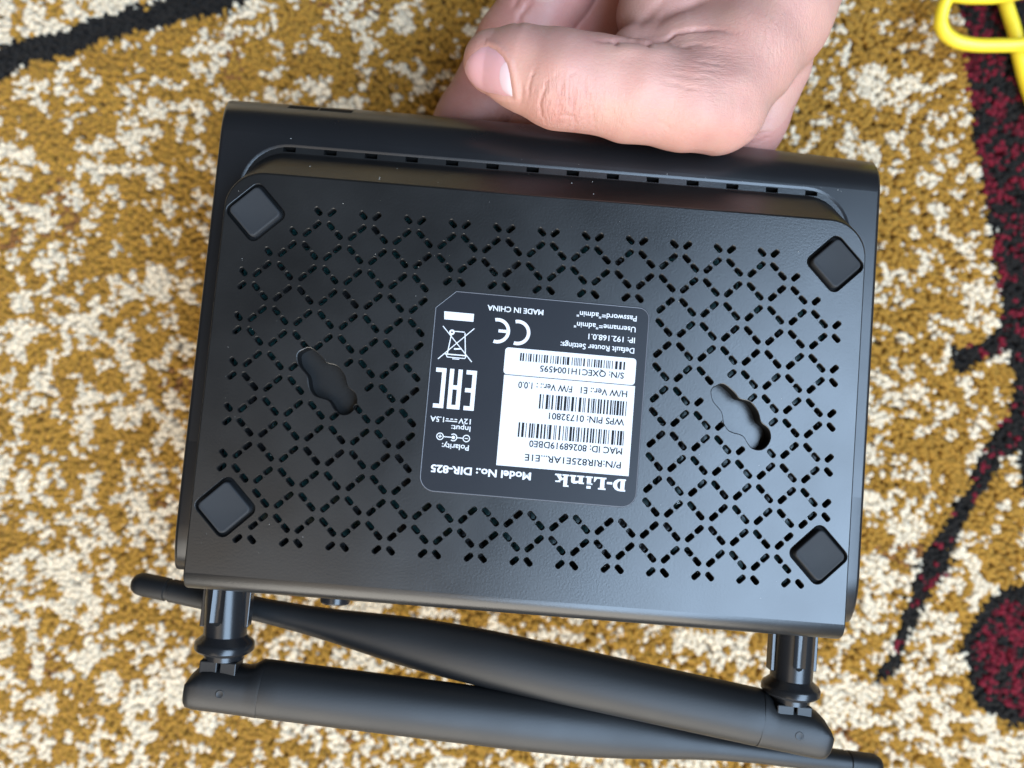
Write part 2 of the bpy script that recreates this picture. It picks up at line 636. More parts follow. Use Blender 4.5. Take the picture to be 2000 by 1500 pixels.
    # keyhole cups
    for ks in KEYS:
        o1 = union_outline(ks)
        mb = MB()
        mb.loft([[(x, y, -0.3) for x, y in o1], [(x, y, -4.4) for x, y in o1]])
        k = recalc(mb.build("keyhole_mount", M_DARK, router))
        shade_auto(k, 50)
        mb = MB()
        mb.add([(x, y, -4.4) for x, y in o1], [tuple(range(60))])
        mb.build("keyhole_floor", M_PLATE, k)
    # rubber feet
    for fx, fy in FEET:
        rg = []
        q = math.pi / 4
        for w, z in ((9.9, -1.3), (9.9, 0.45), (9.8, 0.75), (9.5, 0.95), (9.2, 1.02)):
            rg.append([(x, y, z) for x, y in rrect(fx, fy, w, w, 1.3 - (9.9 - w) / 2 * 0.5, 5, q)])
        # slightly dished top
        rg.append([(x, y, 0.96) for x, y in rrect(fx, fy, 8.6, 8.6, 0.9, 5, q)])
        mb = MB()
        mb.loft(rg, cap1=True)
        f = recalc(mb.build("rubber_foot", M_RUBBER, router))
        shade_auto(f, 50)
    # vent openings along the foot of the slope
    VR = []
    for k in range(14):
        t = k / 13.0
        x = -73.2 + (74.2 + 73.2) * t
        y = 63.65 + 0.9 * x / 85
        VR.append([(x - 1.75, y - 0.72), (x + 1.75, y - 0.72 + 0.036), (x + 1.75, y + 0.72 + 0.036), (x - 1.75, y + 0.72)])
        vm = MB()
        q = VR[-1]
        vm.loft([[(a, b, -12.28) for a, b in q], [(a, b, -17.0) for a, b in q]], cap1=True)
        recalc(vm.build("vent_slot", M_DARK, router))
    fa, fb = tray_outline(0.0, 12.0, 62.8), tray_outline(-0.27, 12.5, 64.54)
    bnd = [q for q in fa if q[1] > -18] + [q for q in fb if q[1] > -18][::-1]
    # the openings bite into the foot of the slope, so the trough floor starts a little under it
    vv, ee = list(bnd), [(i_, (i_ + 1) % len(bnd)) for i_ in range(len(bnd))]
    for q in VR:
        b0 = len(vv)
        vv += q
        ee += [(b0 + i_, b0 + (i_ + 1) % 4) for i_ in range(4)]
    r = delaunay_2d_cdt([Vector(p) for p in vv], ee, [], 0, 1e-6)
    cen = np.array([np.mean([r[0][i_] for i_ in f], axis=0) for f in r[2]])
    ok = inside(cen, bnd)
    for q in VR:
        ok &= ~inside(cen, q)
    fm = MB()
    fm.add([(p.x, p.y, -12.27) for p in r[0]], [f for f, k in zip(r[2], ok) if k])
    fm.build("trough_floor", M_PLATE, plate)
    # circuit board seen through the slots
    mb = MB()
    mb.box(-80, 80, -48, 48, -7.2, -6.0)
    pcb = mb.build("circuit_board", M_PCB, router)
    r2 = random.Random(3)
    chips, sold = MB(), MB()
    for k in range(150):
        x, y = r2.uniform(-78, 78), r2.uniform(-46, 46)
        if any(abs(x - kx) < 14 and abs(y - ky) < 14 for kx, ky in ((-54, -1), (54, 0))):
            continue
        w, h = r2.uniform(1, 5), r2.uniform(1, 5)
        chips.box(x - w, x + w, y - h, y + h, -5.95, -5.95 + r2.uniform(0.5, 2.4))
    for k in range(900):
        x, y = r2.uniform(-78, 78), r2.uniform(-46, 46)
        if any(abs(x - kx) < 12 and abs(y - ky) < 12 for kx, ky in ((-54, -1), (54, 0))):
            continue
        w = r2.uniform(0.3, 0.9)
        h = r2.uniform(0.8, 3.4)
        sold.add([(x - w, y - w, -5.95), (x + w, y - w, -5.95), (x + w, y + w, -5.95), (x - w, y + w, -5.95), (x, y, -5.95 + h)],
                 [(0, 1, 4), (1, 2, 4), (2, 3, 4), (3, 0, 4)])
    chips.build("chips", M_CHIP, pcb)["kind"] = "stuff"
    sold.build("solder_joints", M_METAL, pcb)["kind"] = "stuff"


build_plate()


def build_shell():
    prof = [(-57.5, -30), (-57.3, -27.2)]
    for k in range(1, 11):
        a = math.radians(90 * k / 10)
        prof.append((-42 - 15 * math.cos(a), -27 + 15 * math.sin(a)))
    prof += [(-20, -12), (66.6, -12)]
    py, pz, th = 66.6, -12.0, 0.0
    for a1, ln, st in ((46, 8.6, 8), (70, 11.5, 10), (90, 4.0, 4)):
        a0 = th
        for k in range(st):
            aa = math.radians(a0 + (a1 - a0) * (k + 0.5) / st)
            py += ln / st * math.cos(aa)
            pz -= ln / st * math.sin(aa)
            prof.append((py, pz))
        th = a1
    FRONT_Y, FRONT_Z = py, pz
    prof += [(py - 0.4, pz - 1.5), (py - 2, pz - 2.5), (-50, -32.5)]
    print("front edge", py, pz)
    flat0 = prof.index((-20, -12))
    mb = MB()
    rings = []
    xl, xr = -92.6, 94.0
    c = (10, -22)
    sec = [(0.0, 0.9), (0.07, 0.55), (0.26, 0.26), (0.55, 0.07), (0.9, 0)]
    n = 26
    xs = [(xl + a, b) for a, b in sec] + [(xl + 0.9 + (xr - xl - 1.8) * k / n, 0) for k in range(1, n)] + [(xr - a, b) for a, b in sec[::-1]]

    def front_bow(x, y):
        return y + 1.6 * (1 - (x / 93.0) ** 2) * (y - 66.6) / 14.5 if y > 66.6 else y
    for x, ins in xs:
        rg = []
        for y, z in prof:
            yy, zz = y, z
            if ins:
                yy = y - ins * (1 if y > 66 else -1 if y < -40 else 0)
                zz = z - ins * (1 if z > -20 else -0.6 if z < -29 else 0)
            rg.append((x * (1 + 0.0029 * max(0.0, -12 - zz)), front_bow(x, yy), zz))   # sides drafted outwards
        rings.append(rg)
    mb.loft(rings, closed=True, cap0=True, cap1=True)
    m = len(prof)
    ka, kb = 4, len(xs) - 5
    cutf = set()
    for k in range(ka, kb):
        cutf.add(k * m + flat0)
    mb.f = [f for i_, f in enumerate(mb.f) if i_ not in cutf]
    o = recalc(mb.build("top_shell", M_SHELL, router))
    shade_auto(o, 38)
    # flat flange with a sunk trough round the foot of the slope
    out = tray_outline(-1.0, 13.2, 65.2)
    hole = out + [(X1 + 1.0, -19.0), (X0 - 1.0, -19.0)]
    hole = [q for q in out if q[1] > -18.0]
    hole = [(X0 - 1.0, -19.0)] + hole + [(X1 + 1.0, -19.0)]
    bnd = [(xs[k][0], front_bow(xs[k][0], 66.6)) for k in range(ka, kb + 1)]
    bnd = [(xs[ka][0], -20.0)] + bnd + [(xs[kb][0], -20.0)]
    vv = bnd + hole
    ee = [(i_, (i_ + 1) % len(bnd)) for i_ in range(len(bnd))] + [(len(bnd) + i_, len(bnd) + (i_ + 1) % len(hole)) for i_ in range(len(hole))]
    r = delaunay_2d_cdt([Vector(p) for p in vv], ee, [], 0, 1e-5)
    cen = np.array([np.mean([r[0][i_] for i_ in f], axis=0) for f in r[2]])
    ok = inside(cen, bnd) & ~inside(cen, hole)
    mb = MB()
    mb.add([(p.x, p.y, -12.0) for p in r[0]], [f for f, k in zip(r[2], ok) if k])
    fl = mb.build("flange", M_SHELL, o)
    if fl.data.polygons[0].normal.z < 0:
        fl.data.flip_normals()
    mb = MB()
    h2 = [(x, y) for x, y in tray_outline(-0.25, 12.5, 64.52) if y > -18.0]
    h1 = hole[1:-1]
    mb.loft([[(x, y, -12.0) for x, y in h1], [(x, y, -12.03) for x, y in [(a[0] * .8 + b[0] * .2, a[1] * .8 + b[1] * .2) for a, b in zip(h1, h2)]],
             [(x, y, -12.26) for x, y in h2]], closed=False)
    st = recalc(mb.build("trough_edge", M_SHELL, o))
    shade_auto(st, 35)
    # dark inlay painting a long slot's shade on the rounded front edge
    mb = MB()
    kf = flat0 + 1 + 8 + 3
    (ya, za), (yb, zb) = prof[kf], prof[kf + 1]
    ty, tz = (yb - ya), (zb - za)
    tl_ = math.hypot(ty, tz)
    ty, tz = ty / tl_, tz / tl_
    for xa, xb in ((-75.4, -67.0), (-66.6, -57.4)):
        q = []
        for x, sv in ((xa, 0.0), (xb, 0.0), (xb, 3.0), (xa, 3.0)):
            q.append((x * (1 + 0.0029 * (-12 - za)), front_bow(x, ya) + ty * sv - tz * 0.05, za + tz * sv + ty * 0.05))
        q += [(x, y + tz * 0.8, z - ty * 0.8) for x, y, z in q]
        mb.add(q, [(0, 1, 2, 3), (4, 7, 6, 5), (0, 4, 5, 1), (1, 5, 6, 2), (2, 6, 7, 3), (3, 7, 4, 0)])
    recalc(mb.build("front_slot_shade", M_DARK, router))


build_shell()


# ---- antennas
def build_antenna(hinge, tip, label):
    h, t = Vector(hinge), Vector(tip)
    ax = (t - h)
    L = ax.length
    ax.normalize()
    up = Vector((0, 1, 0))
    e1 = (up - ax * up.dot(ax)).normalized()
    e2 = ax.cross(e1)
    if e2.z < 0:
        e2 = -e2

    def pt(s, a, wt, wb, d, ex=2.0):
        ca, sa = math.cos(a), math.sin(a)
        w = wt if ca > 0 else wb
        p = h + ax * s + e1 * (w * math.copysign(abs(ca) ** (2 / ex), ca)) + e2 * (d * math.copysign(abs(sa) ** (2 / ex), sa))
        return (p.x, p.y, p.z)
    N = 40
    body = [(9.75, 7.55, 7.58, 6.42), (10.3, 7.65, 7.62, 6.5), (30, 7.7, 7.7, 6.4), (60, 7.8, 7.8, 6.3), (85, 7.8, 7.8, 6.0), (97, 7.5, 7.5, 5.6), (105, 7.1, 7.1, 5.2), (112, 6.6, 6.6, 4.9),
            (120, 5.8, 5.8, 4.5), (130, 4.7, 4.7, 4.1), (140, 3.9, 3.9, 3.7), (151, 3.4, 3.4, 3.4), (L - 12.2, 3.3, 3.3, 3.3), (L - 12.0, 2.95, 2.95, 2.95), (L - 11.0, 2.95, 2.95, 2.95), (L - 10.8, 3.3, 3.3, 3.3),
            (L - 3.4, 3.3, 3.3, 3.3), (L - 2.0, 3.05, 3.05, 3.05), (L - 0.9, 2.4, 2.4, 2.4), (L - 0.25, 1.4, 1.4, 1.4), (L, 0.3, 0.3, 0.3)]
    # resample the blade smoothly
    bs = []
    for k in range(len(body) - 1):
        a, b = body[k], body[k + 1]
        nn = 4 if (b[0] - a[0]) > 5 and a[0] < 150 else 1
        for q in range(nn):
            u = q / nn
            bs.append(tuple(a[i] + (b[i] - a[i]) * u for i in range(4)))
    bs.append(body[-1])
    mb = MB()
    mb.loft([[pt(s, 2 * math.pi * k / N, a, b, d) for k in range(N)] for s, a, b, d in bs], cap0=True, cap1=True)
    ant = recalc(mb.build("antenna", M_ANT, router))
    ant["label"] = label
    shade_auto(ant, 50)
    hin = [(-9.5, -1.0, 5.2, 3.9), (-9.35, 0.2, 6.3, 4.9), (-8.8, 1.7, 7.0, 5.5), (-7.4, 3.4, 7.3, 5.9), (-5.6, 4.7, 7.38, 6.05), (-3.4, 5.3, 7.4, 6.1), (0, 5.5, 7.4, 6.15), (5.5, 5.5, 7.45, 6.2), (7, 6.0, 7.45, 6.2), (9.0, 7.5, 7.55, 6.42), (9.8, 7.5, 7.55, 6.42)]
    mb = MB()
    mb.loft([[pt(s, 2 * math.pi * k / N, a, b, d, 2.2) for k in range(N)] for s, a, b, d in hin], cap0=True, cap1=True)
    hp = recalc(mb.build("hinge_cap", M_ANT, ant))
    shade_auto(hp, 50)
    # round pin head on the hinge cap
    mb = MB()
    c = h + ax * 0.2 + e1 * (-0.8) + e2 * 6.05
    rg = []
    for r, z in ((1.15, -0.3), (1.15, 0.10), (1.0, 0.17), (0.85, 0.12)):
        rg.append([tuple(c + ax * (r * math.cos(2 * math.pi * k / 20)) + e1 * (r * math.sin(2 * math.pi * k / 20)) + e2 * z) for k in range(20)])
    mb.loft(rg, cap1=True)
    recalc(mb.build("hinge_pin", M_ANT, ant, True))
    return ant


def build_mount(cx, cz, ant, lean):
    """socket on the rear wall: ribbed sleeve, flared collar, neck"""
    N = 32

    def ring(y, r):
        return [(cx + lean * (-56 - y) + r * math.sin(2 * math.pi * k / N), y, cz + r * math.cos(2 * math.pi * k / N)) for k in range(N)]
    mb = MB()
    mb.loft([ring(-55.5, 5.7), ring(-70.4, 5.6), ring(-71.2, 5.6)], cap0=True)
    sl = recalc(mb.build("antenna_sleeve", M_GLOSS, ant))
    shade_auto(sl, 30)
    mb = MB()
    mb.loft([ring(-70.8, 5.55), ring(-71.3, 5.8), ring(-72.6, 7.4), ring(-73.2, 7.75), ring(-74.6, 7.75), ring(-75.2, 7.2), ring(-76.0, 5.4), ring(-76.0, 5.0)])
    co = recalc(mb.build("antenna_collar", M_GLOSS, ant))
    shade_auto(co, 35)
    mb = MB()
    mb.loft([ring(-75.8, 5.3), ring(-77.2, 5.2), ring(-77.3, 4.6)])
    ne = recalc(mb.build("antenna_neck", M_GLOSS, ant))
    shade_auto(ne, 30)
    tb = MB()
    x = cx + lean * 22
    tb.box(x - 5.0, x - 0.35, -82.5, -77.1, cz - 2.0, cz + 4.5)
    tb.box(x + 0.35, x + 4.6, -82.5, -77.2, cz - 2.0, cz + 4.4)
    bevel(tb.build("hinge_tongue", M_ANT, ant), 0.3, 2)
    rb = MB()
    for a in (-90, 90, 180):
        ca, sa = math.sin(math.radians(a)), math.cos(math.radians(a))
        c = (cx + lean * 9 + ca * 5.7, cz + sa * 5.7)
        if a in (-90, 90):
            rb.box(c[0] - 0.75, c[0] + 0.75, -69.2 + (0.6 if a > 0 else 0), -55.8, c[1] - 2.2, c[1] + 1.3)
        else:
            rb.box(c[0] - 1.5, c[0] + 1.5, -69, -55.8, c[1] - 0.6, c[1] + 0.6)
    bevel(rb.build("sleeve_rib", M_GLOSS, ant), 0.25, 2)
    # shallow flute facing the viewer and a flat dark patch painting a notch's shade
    fl = MB()
    xf = cx + lean * 8 - 0.4
    rg = []
    for k in range(9):
        a = math.radians(-17 + 34 * k / 8)
        rg.append((xf + 4.9 * math.sin(a) * 1.15, cz + 5.72 + 0.10 - 0.55 * math.cos((k - 4) / 4 * 1.5)))
    fl.loft([[(x_, -56.2, z_ + 0.34) for x_, z_ in rg], [(x_ - 0.1, -66.8, z_ + 0.34) for x_, z_ in rg]], closed=False)
    fo = recalc(fl.build("sleeve_flute", M_GLOSS, ant, True))
    nt = MB()
    nt.poly([(xf - 1.0, -66.8), (xf - 0.7, -67.4), (xf, -67.7), (xf + 0.7, -67.4), (xf + 1.0, -66.8)], cz + 5.70)
    nt.build("notch_shade_patch", M_DARK, ant)


antA = build_antenna((-75.9, -84.0, -15), (113.3, -99.2, -31.5), "lower antenna hinged at the left socket, tip out of the lower right corner")
build_mount(-78.2, -15, antA, -0.07 + 0.13)
antB = build_antenna((79.25, -83.5, -15), (-110.9, -63.0, -32), "upper antenna hinged at the right socket, tip behind the left socket")
build_mount(77.85, -15, antB, -0.005)

mb = MB()
N = 28
rg = []
for y, r in ((-56, 4.0), (-59.9, 4.0), (-60.3, 3.7), (-60.4, 3.0)):
    rg.append([(-48.7 + r * math.cos(2 * math.pi * k / N), y, -14.5 + r * math.sin(2 * math.pi * k / N)) for k in range(N)])
mb.loft(rg, cap1=True)
shade_auto(recalc(mb.build("push_button", M_GLOSS, router)), 30)


# ------------------------------------------------------------------ label (reading frame: turned by 180 degrees on the plate)
def build_label():
    root = MB()
    out = []

    def arc(cx, cy, r, a0, a1, n=7):
        for k in range(n + 1):
            a = math.radians(a0 + (a1 - a0) * k / n)
            out.append((cx + r * math.cos(a), cy + r * math.sin(a)))
    arc(23.9, 23.2, 4.0, 0, 90)
    arc(-24.4, 23.2, 4.0, 90, 180)
    arc(-25.4, -22.3, 3.0, 180, 270)
    out.append((22.7, -25.3))
    out.append((27.9, -20.4))
    z1 = 0.10
    # printed rim: the film ends in a fine raised edge
    rgs = [[(x, y, 0.0) for x, y in out], [(x, y, z1 * 0.7) for x, y in out], [(x, y, z1) for x, y in offset(out, -0.12)]]
    root.loft(rgs, cap1=True)
    lab = recalc(root.build("label_sticker", M_LABEL, router))
    lab.rotation_euler = (0, 0, math.pi)
    lab["label"] = "charcoal rating label with white print, one corner cut"
    eb = MB()
    o1, o2 = offset(out, -0.12), offset(out, -0.34)
    eb.loft([[(x, y, z1) for x, y in o1], [(x, y, z1 + 0.03) for x, y in offset(out, -0.2)], [(x, y, z1) for x, y in o2]])
    recalc(eb.build("label_edge", mat("label_edge_film", (0.10, 0.10, 0.11), 0.4), lab))

    ZW = z1 + 0.05
    w = MB()
    pts = [(8.45, -4.45), (-25.85, -4.45), (-25.9, 19.0), (8.5, 19.0)]
    w.loft([[(x, y, z1 - 0.02) for x, y in pts], [(x, y, ZW) for x, y in pts]], cap1=True)
    recalc(w.build("white_panel", M_WHITE, lab))
    w = MB()
    pts = rrect(-8.5, -8.15, 34.4, 7.0, 0.9, 4)
    w.loft([[(x, y, z1 - 0.02) for x, y in pts], [(x, y, ZW + 0.05) for x, y in pts]], cap1=True)
    recalc(w.build("serial_sticker", M_WHITE, lab))
    ZI, ZS, ZP = ZW + 0.015, ZW + 0.065, z1 + 0.02

    def text(s, u0, u1, vmid, cap, z, m, bold=0.0, name="lettering", wgt=1.0):
        cu = bpy.data.curves.new("lettering", 'FONT')
        cu.body = s
        cu.size = 1.0
        cu.offset = bold
        cu.resolution_u = 3
        o = bpy.data.objects.new("tmp", cu)
        COL.objects.link(o)
        bpy.context.view_layer.update()
        me = bpy.data.meshes.new_from_object(o.evaluated_get(bpy.context.evaluated_depsgraph_get()))
        COL.objects.unlink(o)
        bpy.data.objects.remove(o)
        v = np.empty(len(me.vertices) * 3)
        me.vertices.foreach_get("co", v)
        v = v.reshape(-1, 3)
        x0, x1 = v[:, 0].min(), v[:, 0].max()
        capn = 0.729
        v[:, 0] = (u0 + (v[:, 0] - x0) / (x1 - x0) * (u1 - u0)) * MM
        v[:, 1] = (vmid - cap / 2 + v[:, 1] / capn * cap) * MM
        v[:, 2] = z * MM
        me.vertices.foreach_set("co", v.ravel())
        me.update()
        bm = bmesh.new()                     # slightly shifted strikes give the weight of the print
        bm.from_mesh(me)
        src = bm.verts[:] + bm.edges[:] + bm.faces[:]
        for dx, dy, dz in ((0.05, 0.0, 0.006), (0.0, 0.055, 0.012), (0.05, 0.055, 0.018)):
            r_ = bmesh.ops.duplicate(bm, geom=src)
            for e_ in r_["geom"]:
                if isinstance(e_, bmesh.types.BMVert):
                    e_.co += Vector((dx, dy, dz)) * MM * wgt
        bm.to_mesh(me)
        bm.free()
        me.materials.clear()
        me.materials.append(m)
        me.name = name
        ob = bpy.data.objects.new(name, me)
        COL.objects.link(ob)
        ob.parent = lab
        return ob
    text('Password="admin"', -24.95, -9.2, -22.1, 1.5, ZP, M_PRINT)
    text('Username="admin"', -24.9, -8.7, -19.2, 1.5, ZP, M_PRINT)
    text('IP: 192.168.0.1', -24.9, -12.7, -16.35, 1.5, ZP, M_PRINT)
    text('Default Router Settings:', -24.95, -5.6, -13.6, 1.5, ZP, M_PRINT)
    text('MADE IN CHINA', -0.4, 14.2, -21.55, 1.45, ZP, M_PRINT, 0.004)
    text('S/N: QXEC1H1004595', -22.7, -0.8, -6.85, 1.65, ZS, M_INK)
    text('H/W Ver.: E1', -23.95, -11.8, -2.15, 1.75, ZI, M_INK)
    text('F/W Ver.: : 1.0.0', -9.5, 4.5, -2.15, 1.75, ZI, M_INK)
    text('WPS PIN: 01732801', -23.7, -4.1, 5.25, 1.75, ZI, M_INK)
    text('MAC ID: 80268919DBE0', -23.75, 0.4, 12.8, 1.75, ZI, M_INK)
    text('P/N:RIR825E1AR...E1E', -23.7, 1.25, 16.4, 1.75, ZI, M_INK)
    text('Model No.: DIR-825', -0.7, 25.1, 21.2, 1.95, ZP, M_PRINT, 0.022)
    text('Polarity:', 15.9, 22.8, 15.25, 1.45, ZP, M_PRINT)
    text('Input:', 15.9, 20.8, 10.4, 1.4, ZP, M_PRINT)
    text('12V', 16.0, 19.1, 8.5, 1.4, ZP, M_PRINT)
    text('1.5A', 22.9, 26.4, 8.5, 1.4, ZP, M_PRINT)

    # logo in slab serif capitals
    lg = MB()
    b0, hh = 19.9, 3.15

    def rc(x0, x1, y0, y1):
        lg.poly([(x0, b0 + y0), (x1, b0 + y0), (x1, b0 + y1), (x0, b0 + y1)], ZP)
    # D
    xo = -25.3
    rc(xo, xo + 0.25, 0, 0.42); rc(xo, xo + 0.25, hh - 0.42, hh)
    rc(xo + 0.25, xo + 1.35, 0, hh)
    Dn = 12
    for k in range(Dn):
        a0, a1 = math.radians(-90 + 180 * k / Dn), math.radians(-90 + 180 * (k + 1) / Dn)
        q = []
        for a, ro, ri in ((a0, 1, 0), (a1, 1, 0)):
            q.append((xo + 1.35 + 1.95 * math.cos(a), b0 + hh / 2 + hh / 2 * math.sin(a)))
        q2 = [(xo + 1.35 + 0.85 * math.cos(a), b0 + hh / 2 + (hh / 2 - 0.5) * math.sin(a)) for a in (a1, a0)]
        lg.poly(q + q2, ZP)
    # hyphen
    rc(xo + 3.5, xo + 4.9, 1.0, 1.6)
    # L
    x = xo + 5.1
    rc(x, x + 2.0, hh - 0.42, hh); rc(x + 0.4, x + 1.5, 0.42, hh - 0.42); rc(x, x + 3.2, 0, 0.42)
    lg.poly([(x + 2.4, b0 + 0.42), (x + 3.2, b0 + 0.42), (x + 3.2, b0 + 1.3), (x + 2.95, b0 + 1.3)], ZP)
    # i
    x = xo + 8.6
    rc(x, x + 1.9, 0, 0.38); rc(x + 0.4, x + 1.5, 0.38, 2.1); rc(x, x + 1.5, 1.75, 2.1); rc(x + 0.4, x + 1.5, 2.45, hh)
    # n
    x = xo + 10.8
    rc(x, x + 1.9, 0, 0.38); rc(x + 0.4, x + 1.4, 0.38, 2.1); rc(x, x + 0.4, 1.72, 2.1)
    rc(x + 2.1, x + 3.8, 0, 0.38); rc(x + 2.4, x + 3.4, 0.38, 1.55)
    lg.poly([(x + 1.4, b0 + 1.35), (x + 2.4, b0 + 1.45), (x + 3.4, b0 + 1.5), (x + 3.25, b0 + 1.95), (x + 2.7, b0 + 2.15), (x + 2.0, b0 + 2.1), (x + 1.4, b0 + 1.8)], ZP)
    # k
    x = xo + 14.75
    rc(x, x + 1.8, 0, 0.38); rc(x + 0.4, x + 1.4, 0.38, hh); rc(x, x + 0.4, hh - 0.38, hh)
    lg.poly([(x + 1.4, b0 + 0.8), (x + 2.9, b0 + 1.75), (x + 2.4, b0 + 1.75), (x + 2.4, b0 + 2.1), (x + 3.4, b0 + 2.1), (x + 3.4, b0 + 1.75), (x + 3.25, b0 + 1.75), (x + 1.9, b0 + 0.75), (x + 1.4, b0 + 0.5)][:3] + [(x + 1.4, b0 + 1.4)], ZP)
    rc(x + 2.2, x + 3.5, 1.74, 2.1)
    lg.poly([(x + 1.6, b0 + 1.15), (x + 2.5, b0 + 1.45), (x + 3.3, b0 + 0.38), (x + 2.2, b0 + 0.38)], ZP)
    rc(x + 2.0, x + 3.7, 0, 0.38)
    lg.build("logo", M_PRINT, lab)

    def ring_poly(mbx, cx, cy, r0, r1, a0, a1, z, n=24):
        for k in range(n):
            a, b = math.radians(a0 + (a1 - a0) * k / n), math.radians(a0 + (a1 - a0) * (k + 1) / n)
            mbx.poly([(cx + r1 * math.cos(a), cy + r1 * math.sin(a)), (cx + r1 * math.cos(b), cy + r1 * math.sin(b)),
                      (cx + r0 * math.cos(b), cy + r0 * math.sin(b)), (cx + r0 * math.cos(a), cy + r0 * math.sin(a))], z)

    def seg(mbx, x0, y0, x1, y1, wd, z):
        dx, dy = x1 - x0, y1 - y0
        l = math.hypot(dx, dy)
        nx_, ny_ = -dy / l * wd / 2, dx / l * wd / 2
        mbx.poly([(x0 + nx_, y0 + ny_), (x0 - nx_, y0 - ny_), (x1 - nx_, y1 - ny_), (x1 + nx_, y1 + ny_)], z)
    rgm = MB()
    ring_poly(rgm, -7.75, 20.2, 0.26, 0.36, 0, 360, ZP, 16)
    rgm.build("registered_mark", M_PRINT, lab)
    # CE mark
    ce = MB()
    ring_poly(ce, 5.9, -15.75, 2.45, 3.35, 75, 285, ZP)
    ring_poly(ce, 11.2, -15.75, 2.45, 3.35, 75, 285, ZP)
    ce.poly([(8.6, -16.15), (10.9, -16.15), (10.9, -15.35), (8.6, -15.35)], ZP)
    ce.build("conformity_mark", M_PRINT, lab)
    # EAC mark
    ea = MB()

    def er(x0, x1, y0, y1):
        ea.poly([(x0, y0), (x1, y0), (x1, y1), (x0, y1)], ZP)
    y0, y1 = -4.8, 5.6
    er(15.5, 16.6, y0, y1)
    for yy in (y0, (y0 + y1) / 2 - 0.55, y1 - 1.1):
        er(16.6, 18.2, yy, yy + 1.1)
    er(19.2, 20.3, y0, y1); er(21.4, 22.5, y0, y1)
    er(20.3, 21.4, y1 - 1.1, y1); er(20.3, 21.4, -0.6, 0.5)
    er(23.4, 24.5, y0, y1)
    er(24.5, 26.1, y0, y0 + 1.1); er(24.5, 26.1, y1 - 1.1, y1)
    ea.build("eurasian_mark", M_PRINT, lab)
    # crossed-out bin
    bn = MB()
    zz = ZP
    seg(bn, 25.4, -15.74, 17.1, -7.0, 0.24, zz)
    seg(bn, 17.2, -15.77, 25.9, -7.05, 0.24, zz + 0.012)
    seg(bn, 19.5, -14.4, 18.9, -8.6, 0.26, zz + 0.02)
    seg(bn, 23.0, -13.6, 23.6, -8.6, 0.26, zz + 0.02)
    seg(bn, 19.6, -14.6, 22.4, -14.6, 0.26, zz + 0.024)
    seg(bn, 18.5, -8.5, 24.2, -8.5, 0.32, zz + 0.024)
    seg(bn, 18.9, -7.75, 23.6, -7.75, 0.24, zz + 0.024)
    seg(bn, 18.9, -7.8, 18.7, -8.5, 0.24, zz + 0.028)
    seg(bn, 23.6, -7.8, 23.9, -8.5, 0.24, zz + 0.028)
    seg(bn, 20.4, -7.4, 22.2, -7.4, 0.22, zz + 0.028)
    seg(bn, 20.0, -10.2, 22.0, -10.0, 0.4, zz + 0.03)
    ring_poly(bn, 22.9, -14.3, 0.25, 0.72, 0, 360, zz + 0.034, 20)
    bn.build("waste_symbol", M_PRINT, lab)
    br = MB()
    br.poly([(17.6, -19.6), (25.4, -19.6), (25.2, -17.5), (17.6, -17.5)], ZP)
    br.build("waste_bar", M_PRINT, lab)
    # polarity symbol
    po = MB()
    for cx in (16.75, 23.55):
        ring_poly(po, cx, 12.85, 0.72, 0.96, 0, 360, ZP)
    ring_poly(po, 20.1, 12.85, 0.75, 1.0, 50, 310, ZP)
    ring_poly(po, 20.1, 12.85, 0.0, 0.45, 0, 360, ZP + 0.01, 14)
    seg(po, 17.71, 12.85, 19.1, 12.85, 0.24, ZP + 0.012)
    seg(po, 20.55, 12.85, 22.6, 12.85, 0.24, ZP + 0.012)
    seg(po, 16.35, 12.85, 17.15, 12.85, 0.22, ZP)
    seg(po, 23.1, 12.85, 24.0, 12.85, 0.22, ZP)
    seg(po, 23.55, 12.4, 23.55, 13.3, 0.22, ZP + 0.012)
    seg(po, 19.5, 8.75, 22.5, 8.75, 0.24, ZP)
    for k in range(3):
        seg(po, 19.5 + 1.1 * k, 8.2, 20.2 + 1.1 * k, 8.2, 0.24, ZP)
    po.build("polarity_symbol", M_PRINT, lab)

    # bar codes
    rb = random.Random(5)
    for (x0, x1, ya, yb, z) in ((-22.8, 5.2, -10.5, -8.4, ZS), (-24.0, -1.3, -0.25, 3.55, ZI), (-23.9, 3.95, 7.5, 11.27, ZI)):
        m = MB()
        x = x0
        unit = 0.215
        while x < x1 - 0.15:
            wbar = unit * rb.choice((1, 1, 1, 2, 2, 3))
            m.poly([(x, ya), (x + wbar, ya), (x + wbar, yb), (x, yb)], z)
            x += wbar + unit * rb.choice((1, 1, 2, 2, 3))
        m.build("barcode", M_INK, lab)


build_label()

